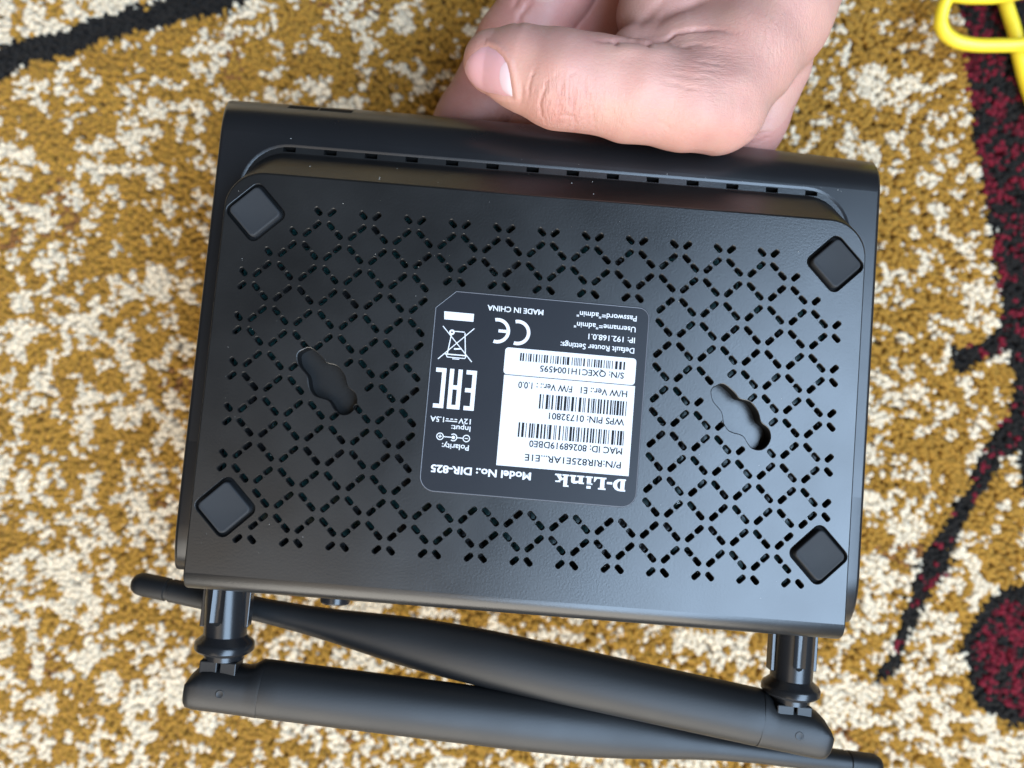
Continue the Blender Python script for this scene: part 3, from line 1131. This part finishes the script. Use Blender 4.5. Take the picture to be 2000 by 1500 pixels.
# dust and lint on the plastic
dm = MB()
rd = random.Random(9)
for k in range(90):
    x = rd.uniform(-83, 83)
    y = rd.uniform(-51, 51)
    if -29 < x < 29 and -28 < y < 27:
        continue
    s = rd.uniform(0.03, 0.10)
    dm.add([(x - s, y - s * rd.uniform(.4, 1), 0.01), (x + s, y - s * .6, 0.01), (x + s * .5, y + s, 0.01), (x, y, 0.01 + s)], [(0, 1, 3), (1, 2, 3), (2, 0, 3)])
for k in range(12):
    x = rd.uniform(-88, 88)
    y = rd.uniform(65.6, 66.5)
    s = rd.uniform(0.05, 0.14)
    dm.add([(x - s, y - s * rd.uniform(.4, 1), -11.99), (x + s, y - s * .6, -11.99), (x + s * .5, y + s, -11.99), (x, y, -11.99 + s)], [(0, 1, 3), (1, 2, 3), (2, 0, 3)])
for k in range(9):
    x = rd.uniform(-70, 70)
    t = rd.uniform(0.05, 0.9)
    y = 53.0 + 9.3 * t + 0.9 * x / 85
    z = -0.45 - 9.4 * t
    s = rd.uniform(0.05, 0.13)
    dm.add([(x - s, y - s, z + s), (x + s, y - s * .6, z + s * .6), (x + s * .5, y + s, z - s), (x, y + 0.7 * s, z + 0.7 * s)], [(0, 1, 3), (1, 2, 3), (2, 0, 3)])
dm.build("dust", M_DUST, router)["kind"] = "stuff"


# ------------------------------------------------------------------ hand
def P(u, v, d):
    """a point measured in the photograph at a distance d (mm) below the lens"""
    return np.array([(u - CU) / FPX * d, -(v - CV) / FPX * d, CAM_Z - d])


def chain(pts):
    """[(u, v, depth, radius mm)] -> tapered capsules"""
    q = [(P(u, v, d), r) for u, v, d, r in pts]
    return [(q[i][0], q[i + 1][0], q[i][1], q[i + 1][1]) for i in range(len(q) - 1)]


def sd(p, c):
    a, b, ra, rb = c
    ab = b - a
    t = np.clip(((p - a) @ ab) / (ab @ ab), 0, 1)
    d = p - a - t[:, None] * ab
    return np.sqrt((d * d).sum(1)) - (ra + (rb - ra) * t)


def smin(a, b, k):
    h = np.clip(0.5 + 0.5 * (b - a) / k, 0, 1)
    return b + (a - b) * h - k * h * (1 - h)


THUMB = chain([(1400, 208, 208, 11.6), (1340, 200, 206, 12.4), (1235, 180, 204, 12.6), (1165, 166, 203, 12.0), (1095, 156, 202, 12.2), (1020, 133, 203, 10.4), (966, 122, 204.5, 8.3)])
PALM = [chain([(1405, 190, 211, 12.5), (1450, 110, 214, 15.0), (1500, 30, 218, 17.0), (1560, -140, 222, 20)]),
        chain([(1290, 20, 219, 11.0), (1400, 45, 217, 10), (1500, 20, 219, 12)]),
        chain([(1276, 30, 219.5, 9.5), (1330, -120, 222, 15)]),
        chain([(1350, -60, 224, 18), (1500, -120, 226, 20), (1600, -330, 228, 24)]),
        chain([(1245, 108, 212.5, 8.2), (1330, 108, 211, 10.0), (1410, 112, 212, 12)]),
        chain([(1520, 130, 227, 9.5), (1478, 235, 233, 8.6), (1440, 330, 243, 8.5)])]
FINGERS = [chain([(1215, -230, 233, 11.5), (1085, -30, 236, 12.6), (1010, 90, 241, 12.6), (925, 235, 248, 11.8), (850, 370, 248.5, 10.3), (800, 470, 248, 8.8)]),
           chain([(1290, -200, 238, 12.0), (1190, 10, 246, 12.0), (1080, 190, 251, 11.5), (990, 330, 250, 10.5), (930, 470, 249, 9.0)]),
           chain([(1380, -150, 240, 11.5), (1290, 60, 248, 11.2), (1190, 240, 251, 10.5), (1110, 370, 250, 9.8), (1060, 480, 249, 8.5)]),
           chain([(1460, -60, 240, 10.5), (1400, 140, 247, 10.0), (1310, 300, 250, 9.2), (1250, 400, 249, 8.6), (1215, 480, 248, 7.6)])]


def hand_sdf(p):
    th = None
    for c in THUMB:
        d = sd(p, c)
        th = d if th is None else smin(th, d, 2.5)
    pa = None
    for ch in PALM:
        w = None
        for c in ch:
            d = sd(p, c)
            w = d if w is None else smin(w, d, 3.0)
        pa = w if pa is None else smin(pa, w, 5.0 if ch is not PALM[-1] else 2.0)
    # the thumb root melts into the palm, its free part only touches it
    xx = p[:, 0]
    x0 = P(1180, 0, 208)[0]
    x1 = P(1400, 0, 208)[0]
    k = 0.9 + 7.5 * np.clip((xx - x0) / (x1 - x0), 0, 1) ** 1.5
    f = smin(th, pa, k)
    fg = None
    for ch in FINGERS:
        w = None
        for c in ch:
            d = sd(p, c)
            w = d if w is None else smin(w, d, 2.5)
        fg = w if fg is None else smin(fg, w, 0.8)
    yy = p[:, 1]
    ya, yb = P(0, -20, 236)[1], P(0, -180, 236)[1]
    k2 = 0.8 + 6 * np.clip((yy - ya) / (yb - ya), 0, 1)
    return smin(f, fg, k2)


def surface_nets(fn, lo, hi, h):
    ns = [int((hi[i] - lo[i]) / h) + 2 for i in range(3)]
    xs = [lo[i] + h * np.arange(ns[i]) for i in range(3)]
    G = np.stack(np.meshgrid(*xs, indexing='ij'), -1)
    pts = G.reshape(-1, 3)
    f = np.empty(len(pts), np.float64)
    step = 400000
    for s in range(0, len(pts), step):
        f[s:s + step] = fn(pts[s:s + step])
    f = f.reshape(ns)
    f[0], f[-1], f[:, 0], f[:, -1], f[:, :, 0], f[:, :, -1] = [1.0] * 6   # closes the surface at the box
    sgn = f < 0
    nc = [n - 1 for n in ns]
    acc = np.zeros(nc + [3])
    cnt = np.zeros(nc)

    def cs(o):
        return tuple(slice(o[i], o[i] + nc[i]) for i in range(3))
    corners = [(i, j, k) for i in (0, 1) for j in (0, 1) for k in (0, 1)]
    for a in corners:
        for ax in range(3):
            if a[ax] == 0:
                b = list(a)
                b[ax] = 1
                fa, fb = f[cs(a)], f[cs(b)]
                cr = (fa < 0) != (fb < 0)
                t = np.where(cr, fa / np.where(cr, fa - fb, 1), 0)
                for q in range(3):
                    acc[..., q] += np.where(cr, a[q] + (t if q == ax else 0), 0)
                cnt += cr
    act = cnt > 0
    idx = -np.ones(nc, np.int64)
    idx[act] = np.arange(act.sum())
    ijk = np.argwhere(act)
    V = (ijk + acc[act] / cnt[act][:, None]) * h + np.array(lo)
    F = []
    for ax in range(3):
        o1, o2 = (ax + 1) % 3, (ax + 2) % 3
        sl0 = [slice(None)] * 3
        sl1 = [slice(None)] * 3
        sl0[ax], sl1[ax] = slice(0, -1), slice(1, None)
        cr = sgn[tuple(sl0)] != sgn[tuple(sl1)]
        e = np.argwhere(cr)
        ok = (e[:, o1] > 0) & (e[:, o2] > 0) & (e[:, o1] < nc[o1]) & (e[:, o2] < nc[o2])
        e = e[ok]
        s = sgn[tuple(sl0)][tuple(e.T)]

        def at(d1, d2):
            q = e.copy()
            q[:, o1] -= d1
            q[:, o2] -= d2
            return idx[tuple(q.T)]
        quad = np.stack([at(0, 0), at(1, 0), at(1, 1), at(0, 1)], 1)
        quad[~s] = quad[~s][:, ::-1]
        F.append(quad)
    F = np.concatenate(F)
    return V, F


def grad(fn, p, e=0.05):
    g = np.empty_like(p)
    for i in range(3):
        d = np.zeros(3)
        d[i] = e
        g[:, i] = (fn(p + d) - fn(p - d)) / (2 * e)
    return g / (np.linalg.norm(g, axis=1)[:, None] + 1e-9)


def polydist(uv, line, taper=False):
    line = np.asarray(line, float)
    best = np.full(len(uv), 1e9)
    par = np.zeros(len(uv))
    ln = np.linalg.norm(np.diff(line, axis=0), axis=1)
    s0 = 0.0
    for a, b, l in zip(line[:-1], line[1:], ln):
        ab = b - a
        t = np.clip(((uv - a) @ ab) / (ab @ ab), 0, 1)
        d = np.linalg.norm(uv - a - t[:, None] * ab, axis=1)
        par = np.where(d < best, (s0 + t * l) / ln.sum(), par)
        best = np.minimum(best, d)
        s0 += l
    if taper:
        return best, np.clip(np.minimum(par, 1 - par) * 3.5, 0, 1)
    return best


NAIL = [(490, 570), (560, 520), (640, 505), (720, 535), (790, 610), (838, 700), (868, 800), (888, 930), (903, 1055), (820, 1050), (720, 1025), (600, 990), (500, 935), (430, 865), (388, 790), (382, 740), (402, 670), (440, 612)]
NAIL = [(840 + x / 5.556, y / 5.556) for x, y in NAIL]
# skin folds: (line, depth mm, half width in photo units)
FOLDS = [
    ([(1150, 76), (1180, 80), (1212, 79), (1240, 80), (1264, 84), (1285, 80), (1300, 78), (1318, 66), (1345, 60), (1380, 59), (1415, 60), (1440, 68)], 0.8, 4.0),
    ([(1264, 84), (1270, 96)], 0.5, 3.5), ([(1312, 84), (1330, 92), (1352, 97)], 0.35, 3.2),
    ([(1200, 74), (1206, 92)], 0.5, 4.0),
    ([(1048, 128), (1038, 150), (1034, 175), (1032, 200)], 0.30, 2.4), ([(1020, 160), (1018, 185), (1016, 205)], 0.22, 2.2),
    ([(1072, 148), (1062, 180), (1057, 205), (1056, 232)], 0.42, 2.6), ([(1098, 155), (1094, 185), (1092, 215), (1088, 240)], 0.48, 2.6),
    ([(1128, 165), (1118, 195), (1122, 225), (1124, 262)], 0.42, 2.6), ([(1140, 160), (1150, 190), (1158, 220), (1160, 255)], 0.30, 2.6),
    ([(1075, 190), (1090, 195), (1110, 192)], 0.2, 2.2), ([(1085, 225), (1105, 222), (1125, 226)], 0.25, 2.2), ([(1165, 180), (1180, 205), (1192, 230)], 0.18, 2.4),
    ([(1080, 155), (1090, 142)], 0.15, 2.2), ([(1110, 150), (1125, 138)], 0.15, 2.2), ([(1045, 210), (1060, 225), (1070, 245)], 0.2, 2.2),
    ([(1290, 155), (1330, 168), (1370, 178)], 0.22, 2.6), ([(1310, 140), (1350, 150), (1400, 152)], 0.18, 2.4), ([(1350, 118), (1390, 124), (1420, 128)], 0.22, 2.6),
    ([(1330, 92), (1370, 90), (1410, 96)], 0.25, 3.0), ([(1345, 130), (1385, 138), (1420, 140)], 0.15, 2.4),
    ([(1455, 272), (1482, 262), (1508, 256)], 0.2, 2.6), ([(1462, 282), (1490, 272), (1512, 268)], 0.15, 2.6),
    ([(1040, 0), (1015, 30), (1010, 55)], 0.5, 5.0), ([(1020, -20), (1000, 20)], 0.4, 5.0),
    ([(1270, 60), (1300, 30), (1360, 5), (1400, -10)], 0.5, 8.0), ([(1235, 60), (1275, 20), (1310, -10)], 0.3, 8.0),
    ([(1170, 172), (1190, 205), (1205, 245)], 0.12, 2.2), ([(1210, 190), (1230, 222), (1240, 255)], 0.10, 2.4), ([(1260, 205), (1290, 240), (1330, 262)], 0.10, 2.4),
]


def build_hand():
    lo = np.array([P(770, 0, 255)[0] - 4, P(0, 500, 250)[1] - 6, CAM_Z - 266])
    hi = np.array([P(1700, 0, 226)[0] + 20, P(0, -150, 226)[1], CAM_Z - 186])
    V, F = surface_nets(hand_sdf, lo, hi, 1.0)
    me = bpy.data.meshes.new("skin_tmp")
    me.from_pydata(V.tolist(), [], F.tolist())
    o = bpy.data.objects.new("skin_tmp", me)
    COL.objects.link(o)
    ss = o.modifiers.new("s", 'SUBSURF')
    ss.levels = 1
    bpy.context.view_layer.update()
    dg = bpy.context.evaluated_depsgraph_get()
    m2 = bpy.data.meshes.new_from_object(o.evaluated_get(dg))
    bpy.data.objects.remove(o)
    n = len(m2.vertices)
    p = np.empty(n * 3)
    m2.vertices.foreach_get("co", p)
    p = p.reshape(-1, 3).copy()
    near = (p[:, 0] > lo[0] + 2) & (p[:, 0] < hi[0] - 2.5) & (p[:, 1] < hi[1] - 2.5) & (p[:, 1] > lo[1] + 2)
    q = p[near]
    for _ in range(2):
        g = grad(hand_sdf, q)
        q = q - g * np.clip(hand_sdf(q), -0.5, 0.5)[:, None]
    g = grad(hand_sdf, q)
    d = CAM_Z - q[:, 2]
    uv = np.stack([q[:, 0] / d * FPX + CU, -q[:, 1] / d * FPX + CV], 1)
    disp = np.zeros(len(q))
    front = g[:, 2] > 0.02
    jit = np.stack([vnoise(uv[:, 0] / 9, uv[:, 1] / 9, 61) - 0.5, vnoise(uv[:, 0] / 9, uv[:, 1] / 9, 62) - 0.5], 1) * 5
    for line, dep, wd in FOLDS:
        dist, tp = polydist(uv + jit * (1.0 if wd < 3.2 else 0.5), line, True)
        disp -= np.where(front, tp * dep * np.exp(-(dist / wd) ** 2), 0)
        if dep < 0.6:
            disp += np.where(front, 0.10 * tp * dep * np.exp(-((dist - 2.4 * wd) / (1.4 * wd)) ** 2), 0)
    # gentle unevenness, knuckle, tendon and ball of the thumb
    def bump(u0, v0, su, sv, a):
        return a * np.exp(-((uv[:, 0] - u0) / su) ** 2 - ((uv[:, 1] - v0) / sv) ** 2)
    disp += np.where(front, bump(1388, 240, 55, 40, 1.0) + bump(1110, 210, 50, 45, 0.7) + bump(1380, 80, 60, 20, 0.8) + bump(1230, 95, 28, 14, 0.7) + bump(1290, 100, 30, 14, 0.5)
                     - bump(1470, 195, 45, 40, 0.9) - bump(1200, 150, 60, 40, 0.3), 0)
    disp += 0.35 * (vnoise(uv[:, 0] / 40, uv[:, 1] / 40, 71) - 0.5)
    # nail bed: the skin sinks under the plate and swells along its root
    nd_ = polydist(uv, NAIL + [NAIL[0]])
    inn = inside(uv, NAIL)
    disp += np.where(front & inn, -0.35 * np.clip(nd_ / 6, 0, 1), 0)
    disp += np.where(front & ~inn, 0.35 * np.exp(-((nd_ - 7) / 6) ** 2) * (uv[:, 0] > 950), 0)
    q = q + g * disp[:, None]
    p[near] = q
    m2.vertices.foreach_set("co", (p * MM).ravel())
    m2.polygons.foreach_set("use_smooth", np.ones(len(m2.polygons), bool))
    m2.update()
    # skin tone: redder over knuckles, finger pads and creases, yellower on the back of the thumb
    red = np.zeros(n)
    r = np.zeros(len(q))
    r += bump(1100, 215, 45, 50, 0.30) + bump(930, 130, 50, 60, 0.55) + bump(1380, 130, 90, 50, 0.25) + bump(1150, 40, 80, 60, 0.35) + bump(1400, 260, 70, 30, 0.2)
    fi = CAM_Z - q[:, 2] > 226
    r += np.where(fi, 0.55, 0)
    r -= bump(1210, 95, 40, 20, 0.3) + bump(1300, 95, 40, 18, 0.35) + bump(1190, 215, 60, 40, 0.15)
    for line, dep, wd in FOLDS:
        if dep > 0.28:
            r += 0.35 * np.exp(-(polydist(uv, line) / (1.6 * wd)) ** 2) * min(1, dep)
    r += 0.3 * (vnoise(uv[:, 0] / 26, uv[:, 1] / 26, 81) - 0.5) + 0.18 * (vnoise(uv[:, 0] / 9, uv[:, 1] / 9, 82) - 0.5)
    red[near] = r
    wk = np.zeros((n, 4))
    wq = np.zeros((len(q), 4))
    wq[:, 0] = np.where(front, bump(1100, 205, 62, 62, 1.0) + bump(1185, 225, 60, 60, 0.4), 0)        # across the joint
    wq[:, 1] = np.where(front, bump(1365, 125, 95, 52, 1.0) + bump(1470, 255, 60, 25, 0.8) + bump(1420, 200, 90, 60, 0.4), 0)   # along the thumb
    wq[:, 2] = np.where(front, bump(1540, 90, 120, 130, 1.0) + bump(1300, 240, 130, 40, 0.5), 0)
    wk[near] = np.clip(wq, 0, 1)
    aw = m2.attributes.new("creases", 'FLOAT_COLOR', 'POINT')
    aw.data.foreach_set("color", wk.ravel())
    at = m2.attributes.new("flush", 'FLOAT', 'POINT')
    at.data.foreach_set("value", np.clip(red, -0.6, 1.2))
    m2.materials.clear()
    m2.name = "hand"
    m = mat("skin", (0.62, 0.36, 0.28), 0.5, 0, 0.4)
    an = nd(m, 'ShaderNodeAttribute', attribute_name="flush")
    cr = nd(m, 'ShaderNodeValToRGB')
    mr = nd(m, 'ShaderNodeMapRange')
    mr.inputs['From Min'].default_value, mr.inputs['From Max'].default_value = -0.6, 1.2
    lk(m, an.outputs['Fac'], mr.inputs['Value'])
    lk(m, mr.outputs['Result'], cr.inputs['Fac'])
    e = cr.color_ramp.elements
    e[0].position, e[0].color = 0.0, (0.48, 0.28, 0.205, 1)
    e[1].position, e[1].color = 1.0, (0.43, 0.165, 0.14, 1)
    k = cr.color_ramp.elements.new(0.35)
    k.color = (0.485, 0.252, 0.20, 1)
    lk(m, cr.outputs['Color'], bsdf(m).inputs['Base Color'])
    b = bsdf(m)
    b.inputs['Subsurface Weight'].default_value = 0.22
    b.inputs['Subsurface Radius'].default_value = (1.0, 0.35, 0.2)
    b.inputs['Subsurface Scale'].default_value = 0.003
    tc = nd(m, 'ShaderNodeTexCoord')
    vo = nd(m, 'ShaderNodeTexVoronoi', feature='DISTANCE_TO_EDGE')
    vo.inputs['Scale'].default_value = 1100
    no = nd(m, 'ShaderNodeTexNoise')
    no.inputs['Scale'].default_value = 900
    no.inputs['Detail'].default_value = 4
    wa = nd(m, 'ShaderNodeMapping')
    wa.inputs['Scale'].default_value = (0.55, 1.0, 0.8)
    wa.inputs['Rotation'].default_value = (0, 0, 0.5)
    lk(m, tc.outputs['Object'], wa.inputs['Vector'])
    lk(m, wa.outputs['Vector'], vo.inputs['Vector'])
    lk(m, tc.outputs['Object'], no.inputs['Vector'])
    mn = nd(m, 'ShaderNodeMath', operation='MINIMUM')
    mn.inputs[1].default_value = 0.12
    lk(m, vo.outputs['Distance'], mn.inputs[0])
    ad = nd(m, 'ShaderNodeMath', operation='MULTIPLY_ADD')
    ad.inputs[1].default_value = 0.35
    lk(m, no.outputs['Fac'], ad.inputs[0])
    m3 = nd(m, 'ShaderNodeMath', operation='MULTIPLY')
    m3.inputs[1].default_value = 2.5
    lk(m, mn.outputs[0], m3.inputs[0])
    lk(m, m3.outputs[0], ad.inputs[2])
    bp = nd(m, 'ShaderNodeBump')
    bp.inputs['Strength'].default_value = 0.55
    bp.inputs['Distance'].default_value = 0.00016
    lk(m, ad.outputs[0], bp.inputs['Height'])
    # fine creases: streaks across the joint, streaks along the web
    aw = nd(m, 'ShaderNodeAttribute', attribute_name="creases")
    sx = nd(m, 'ShaderNodeSeparateColor')
    lk(m, aw.outputs['Color'], sx.inputs['Color'])
    last = bp
    for ch, rot, sc, dist in (('Red', 0.12, (800, 110, 200), 0.00032), ('Green', -0.12, (150, 800, 300), 0.00016), ('Blue', 0.9, (900, 260, 300), 0.00018)):
        mp = nd(m, 'ShaderNodeMapping')
        mp.inputs['Rotation'].default_value = (0, 0, rot)
        mp.inputs['Scale'].default_value = sc
        lk(m, tc.outputs['Object'], mp.inputs['Vector'])
        nn = nd(m, 'ShaderNodeTexNoise')
        nn.inputs['Scale'].default_value = 1.0
        nn.inputs['Detail'].default_value = 3.0
        nn.inputs['Distortion'].default_value = 0.6
        lk(m, mp.outputs['Vector'], nn.inputs['Vector'])
        ab_ = nd(m, 'ShaderNodeMath', operation='SUBTRACT')
        ab_.inputs[1].default_value = 0.5
        lk(m, nn.outputs['Fac'], ab_.inputs[0])
        aa_ = nd(m, 'ShaderNodeMath', operation='ABSOLUTE')
        lk(m, ab_.outputs[0], aa_.inputs[0])
        mi_ = nd(m, 'ShaderNodeMath', operation='MINIMUM')
        mi_.inputs[1].default_value = 0.10
        lk(m, aa_.outputs[0], mi_.inputs[0])
        b2 = nd(m, 'ShaderNodeBump')
        b2.inputs['Distance'].default_value = dist * 4
        lk(m, sx.outputs[ch], b2.inputs['Strength'])
        lk(m, mi_.outputs[0], b2.inputs['Height'])
        lk(m, last.outputs['Normal'], b2.inputs['Normal'])
        last = b2
    lk(m, last.outputs['Normal'], b.inputs['Normal'])
    m2.materials.append(m)
    hand = bpy.data.objects.new("hand", m2)
    COL.objects.link(hand)
    tag(hand, "bare hand gripping the router's front edge, thumb bent across the black rim", "hand")

    # thumbnail
    def on_skin(uvs, lift):
        uvs = np.asarray(uvs, float)
        dirs = np.stack([(uvs[:, 0] - CU) / FPX, -(uvs[:, 1] - CV) / FPX, -np.ones(len(uvs))], 1)
        s = np.full(len(uvs), 185.0)
        c = np.array([0, 0, CAM_Z])
        for _ in range(80):
            pp = c + dirs * s[:, None]
            f = hand_sdf(pp)
            s = s + np.clip(f, -1, 1) * 0.75
            s = np.minimum(s, 206.0)
        pp = c + dirs * s[:, None]
        gg = grad(hand_sdf, pp)
        return pp + gg * np.asarray(lift)[:, None]
    NA = np.array(NAIL)
    cen = np.array([945, 142.0])
    nr = 9
    lum_line = [(952 + 38, 120), (984, 132), (979, 146), (977, 158), (980, 172), (990, 184), (1003, 190)]
    fine = []
    for i in range(len(NA)):
        a, b_ = NA[i], NA[(i + 1) % len(NA)]
        for t in (0, 0.34, 0.67):
            fine.append(a + (b_ - a) * t)
    NA = np.array(fine)
    m_ = len(NA)
    grid = [cen + (NA - cen) * (k / nr) for k in range(1, nr + 1)]
    pts = np.concatenate([[cen]] + grid)
    # the plate lies proud at its free end and dips under the fold at its root
    t = np.concatenate([[0]] + [np.full(m_, k / nr) for k in range(1, nr + 1)])
    lift = 0.30 * (1 - t ** 6) + np.where(pts[:, 0] < 960, 0.10, -0.12) * t ** 4 + 0.02
    q3 = on_skin(pts, lift)
    Fq = [(0, 1 + j, 1 + (j + 1) % m_) for j in range(m_)]
    for k in range(nr - 1):
        for j in range(m_):
            j2 = (j + 1) % m_
            Fq.append((1 + k * m_ + j, 1 + (k + 1) * m_ + j, 1 + (k + 1) * m_ + j2, 1 + k * m_ + j2))
    mn_ = mat("nail_plate", (0.55, 0.29, 0.29), 0.33, 0, 0.5)
    bsdf(mn_).inputs['Subsurface Weight'].default_value = 0.2
    bsdf(mn_).inputs['Subsurface Scale'].default_value = 0.002
    nail = mesh_obj("thumbnail", q3, Fq, mn_, hand, True)
    recalc(nail)
    nail["label"] = "pink thumbnail with a white crescent at its root"
    # lunula
    left = [(986, 122), (980, 131), (977.5, 142), (977, 152), (979, 163), (983, 174), (991, 183), (1001, 189)]
    right = [(989, 122), (992, 131), (994.5, 142), (996.5, 152), (998, 163), (1000, 174), (1001.5, 183), (1002.2, 189)]
    lp, lf = [], []
    for (a, b_) in zip(left, right):
        for k in range(6):
            lp.append(np.array(a) + (np.array(b_) - np.array(a)) * k / 5)
    for i in range(len(left) - 1):
        for k in range(5):
            lf.append((i * 6 + k, i * 6 + k + 1, (i + 1) * 6 + k + 1, (i + 1) * 6 + k))
    lp = np.array(lp)
    tt = np.zeros(len(lp))
    for i in range(len(lp)):      # same lift as the plate below, plus a hair
        v_ = lp[i] - cen
        aa = np.arctan2(NA[:, 1] - cen[1], NA[:, 0] - cen[0])
        k = np.argmin(np.abs(np.angle(np.exp(1j * (aa - math.atan2(v_[1], v_[0]))))))
        tt[i] = min(1.0, np.hypot(*v_) / np.hypot(*(NA[k] - cen)))
    ll = 0.30 * (1 - tt ** 6) - 0.12 * tt ** 4 + 0.02 + 0.07
    lun = mesh_obj("lunula", on_skin(lp, ll), lf, mat("nail_lunula", (0.52, 0.36, 0.36), 0.35), nail, True)
    recalc(lun)


build_hand()


# ------------------------------------------------------------------ yellow network cable
def tube(name, pts, r, m, parent=None, n=14, sub=10):
    p = np.array(pts, float)
    c = [p[0] * 2 - p[1]] + list(p) + [p[-1] * 2 - p[-2]]
    out = []
    for i in range(1, len(c) - 2):
        for k in range(sub):
            t = k / sub
            a, b, d, e = c[i - 1], c[i], c[i + 1], c[i + 2]
            out.append(0.5 * (2 * b + (d - a) * t + (2 * a - 5 * b + 4 * d - e) * t * t + (3 * b - a - 3 * d + e) * t ** 3))
    out.append(p[-1])
    out = np.array(out)
    mb = MB()
    rings = []
    up = np.array([0, 0, 1.0])
    for i in range(len(out)):
        tg = out[min(i + 1, len(out) - 1)] - out[max(i - 1, 0)]
        tg /= np.linalg.norm(tg)
        s = np.cross(tg, up)
        s /= np.linalg.norm(s) + 1e-9
        w = np.cross(s, tg)
        rings.append([tuple(out[i] + r * (math.cos(2 * math.pi * k / n) * s + math.sin(2 * math.pi * k / n) * w)) for k in range(n)])
    mb.loft(rings, cap0=True, cap1=True)
    return recalc(mb.build(name, m, parent, True))


M_CABLE = grain(mat("yellow_cable_jacket", (0.80, 0.60, 0.03), 0.38), 600, 0.00003, 0.03, 0.38)


def Q(u, v, d):
    return tuple(P(u, v, d))


cable = tube("network_cable", [
    Q(2330, 700, 297), Q(2180, 520, 297), Q(2060, 300, 297), Q(2012, 185, 297), Q(1991, 110, 296.5), Q(1982, 62, 296), Q(1963, 0, 295.5), Q(1940, -100, 294), Q(1965, -230, 292),
    Q(2060, -240, 288), Q(2090, -130, 285), Q(2030, -34, 283), Q(1960, -9, 283), Q(1900, -6, 284), Q(1858, -9, 285), Q(1845, 6, 286), Q(1838, 30, 287), Q(1838, 48, 287.5), Q(1848, 67, 288),
    Q(1870, 81, 288), Q(1902, 87.5, 288), Q(1945, 88.5, 287.5), Q(2000, 86, 287), Q(2070, 70, 288), Q(2180, 15, 292), Q(2330, -90, 297)], 2.5, M_CABLE)
tag(cable, "bright yellow network cable looped on the rug in the upper right corner", "cable")
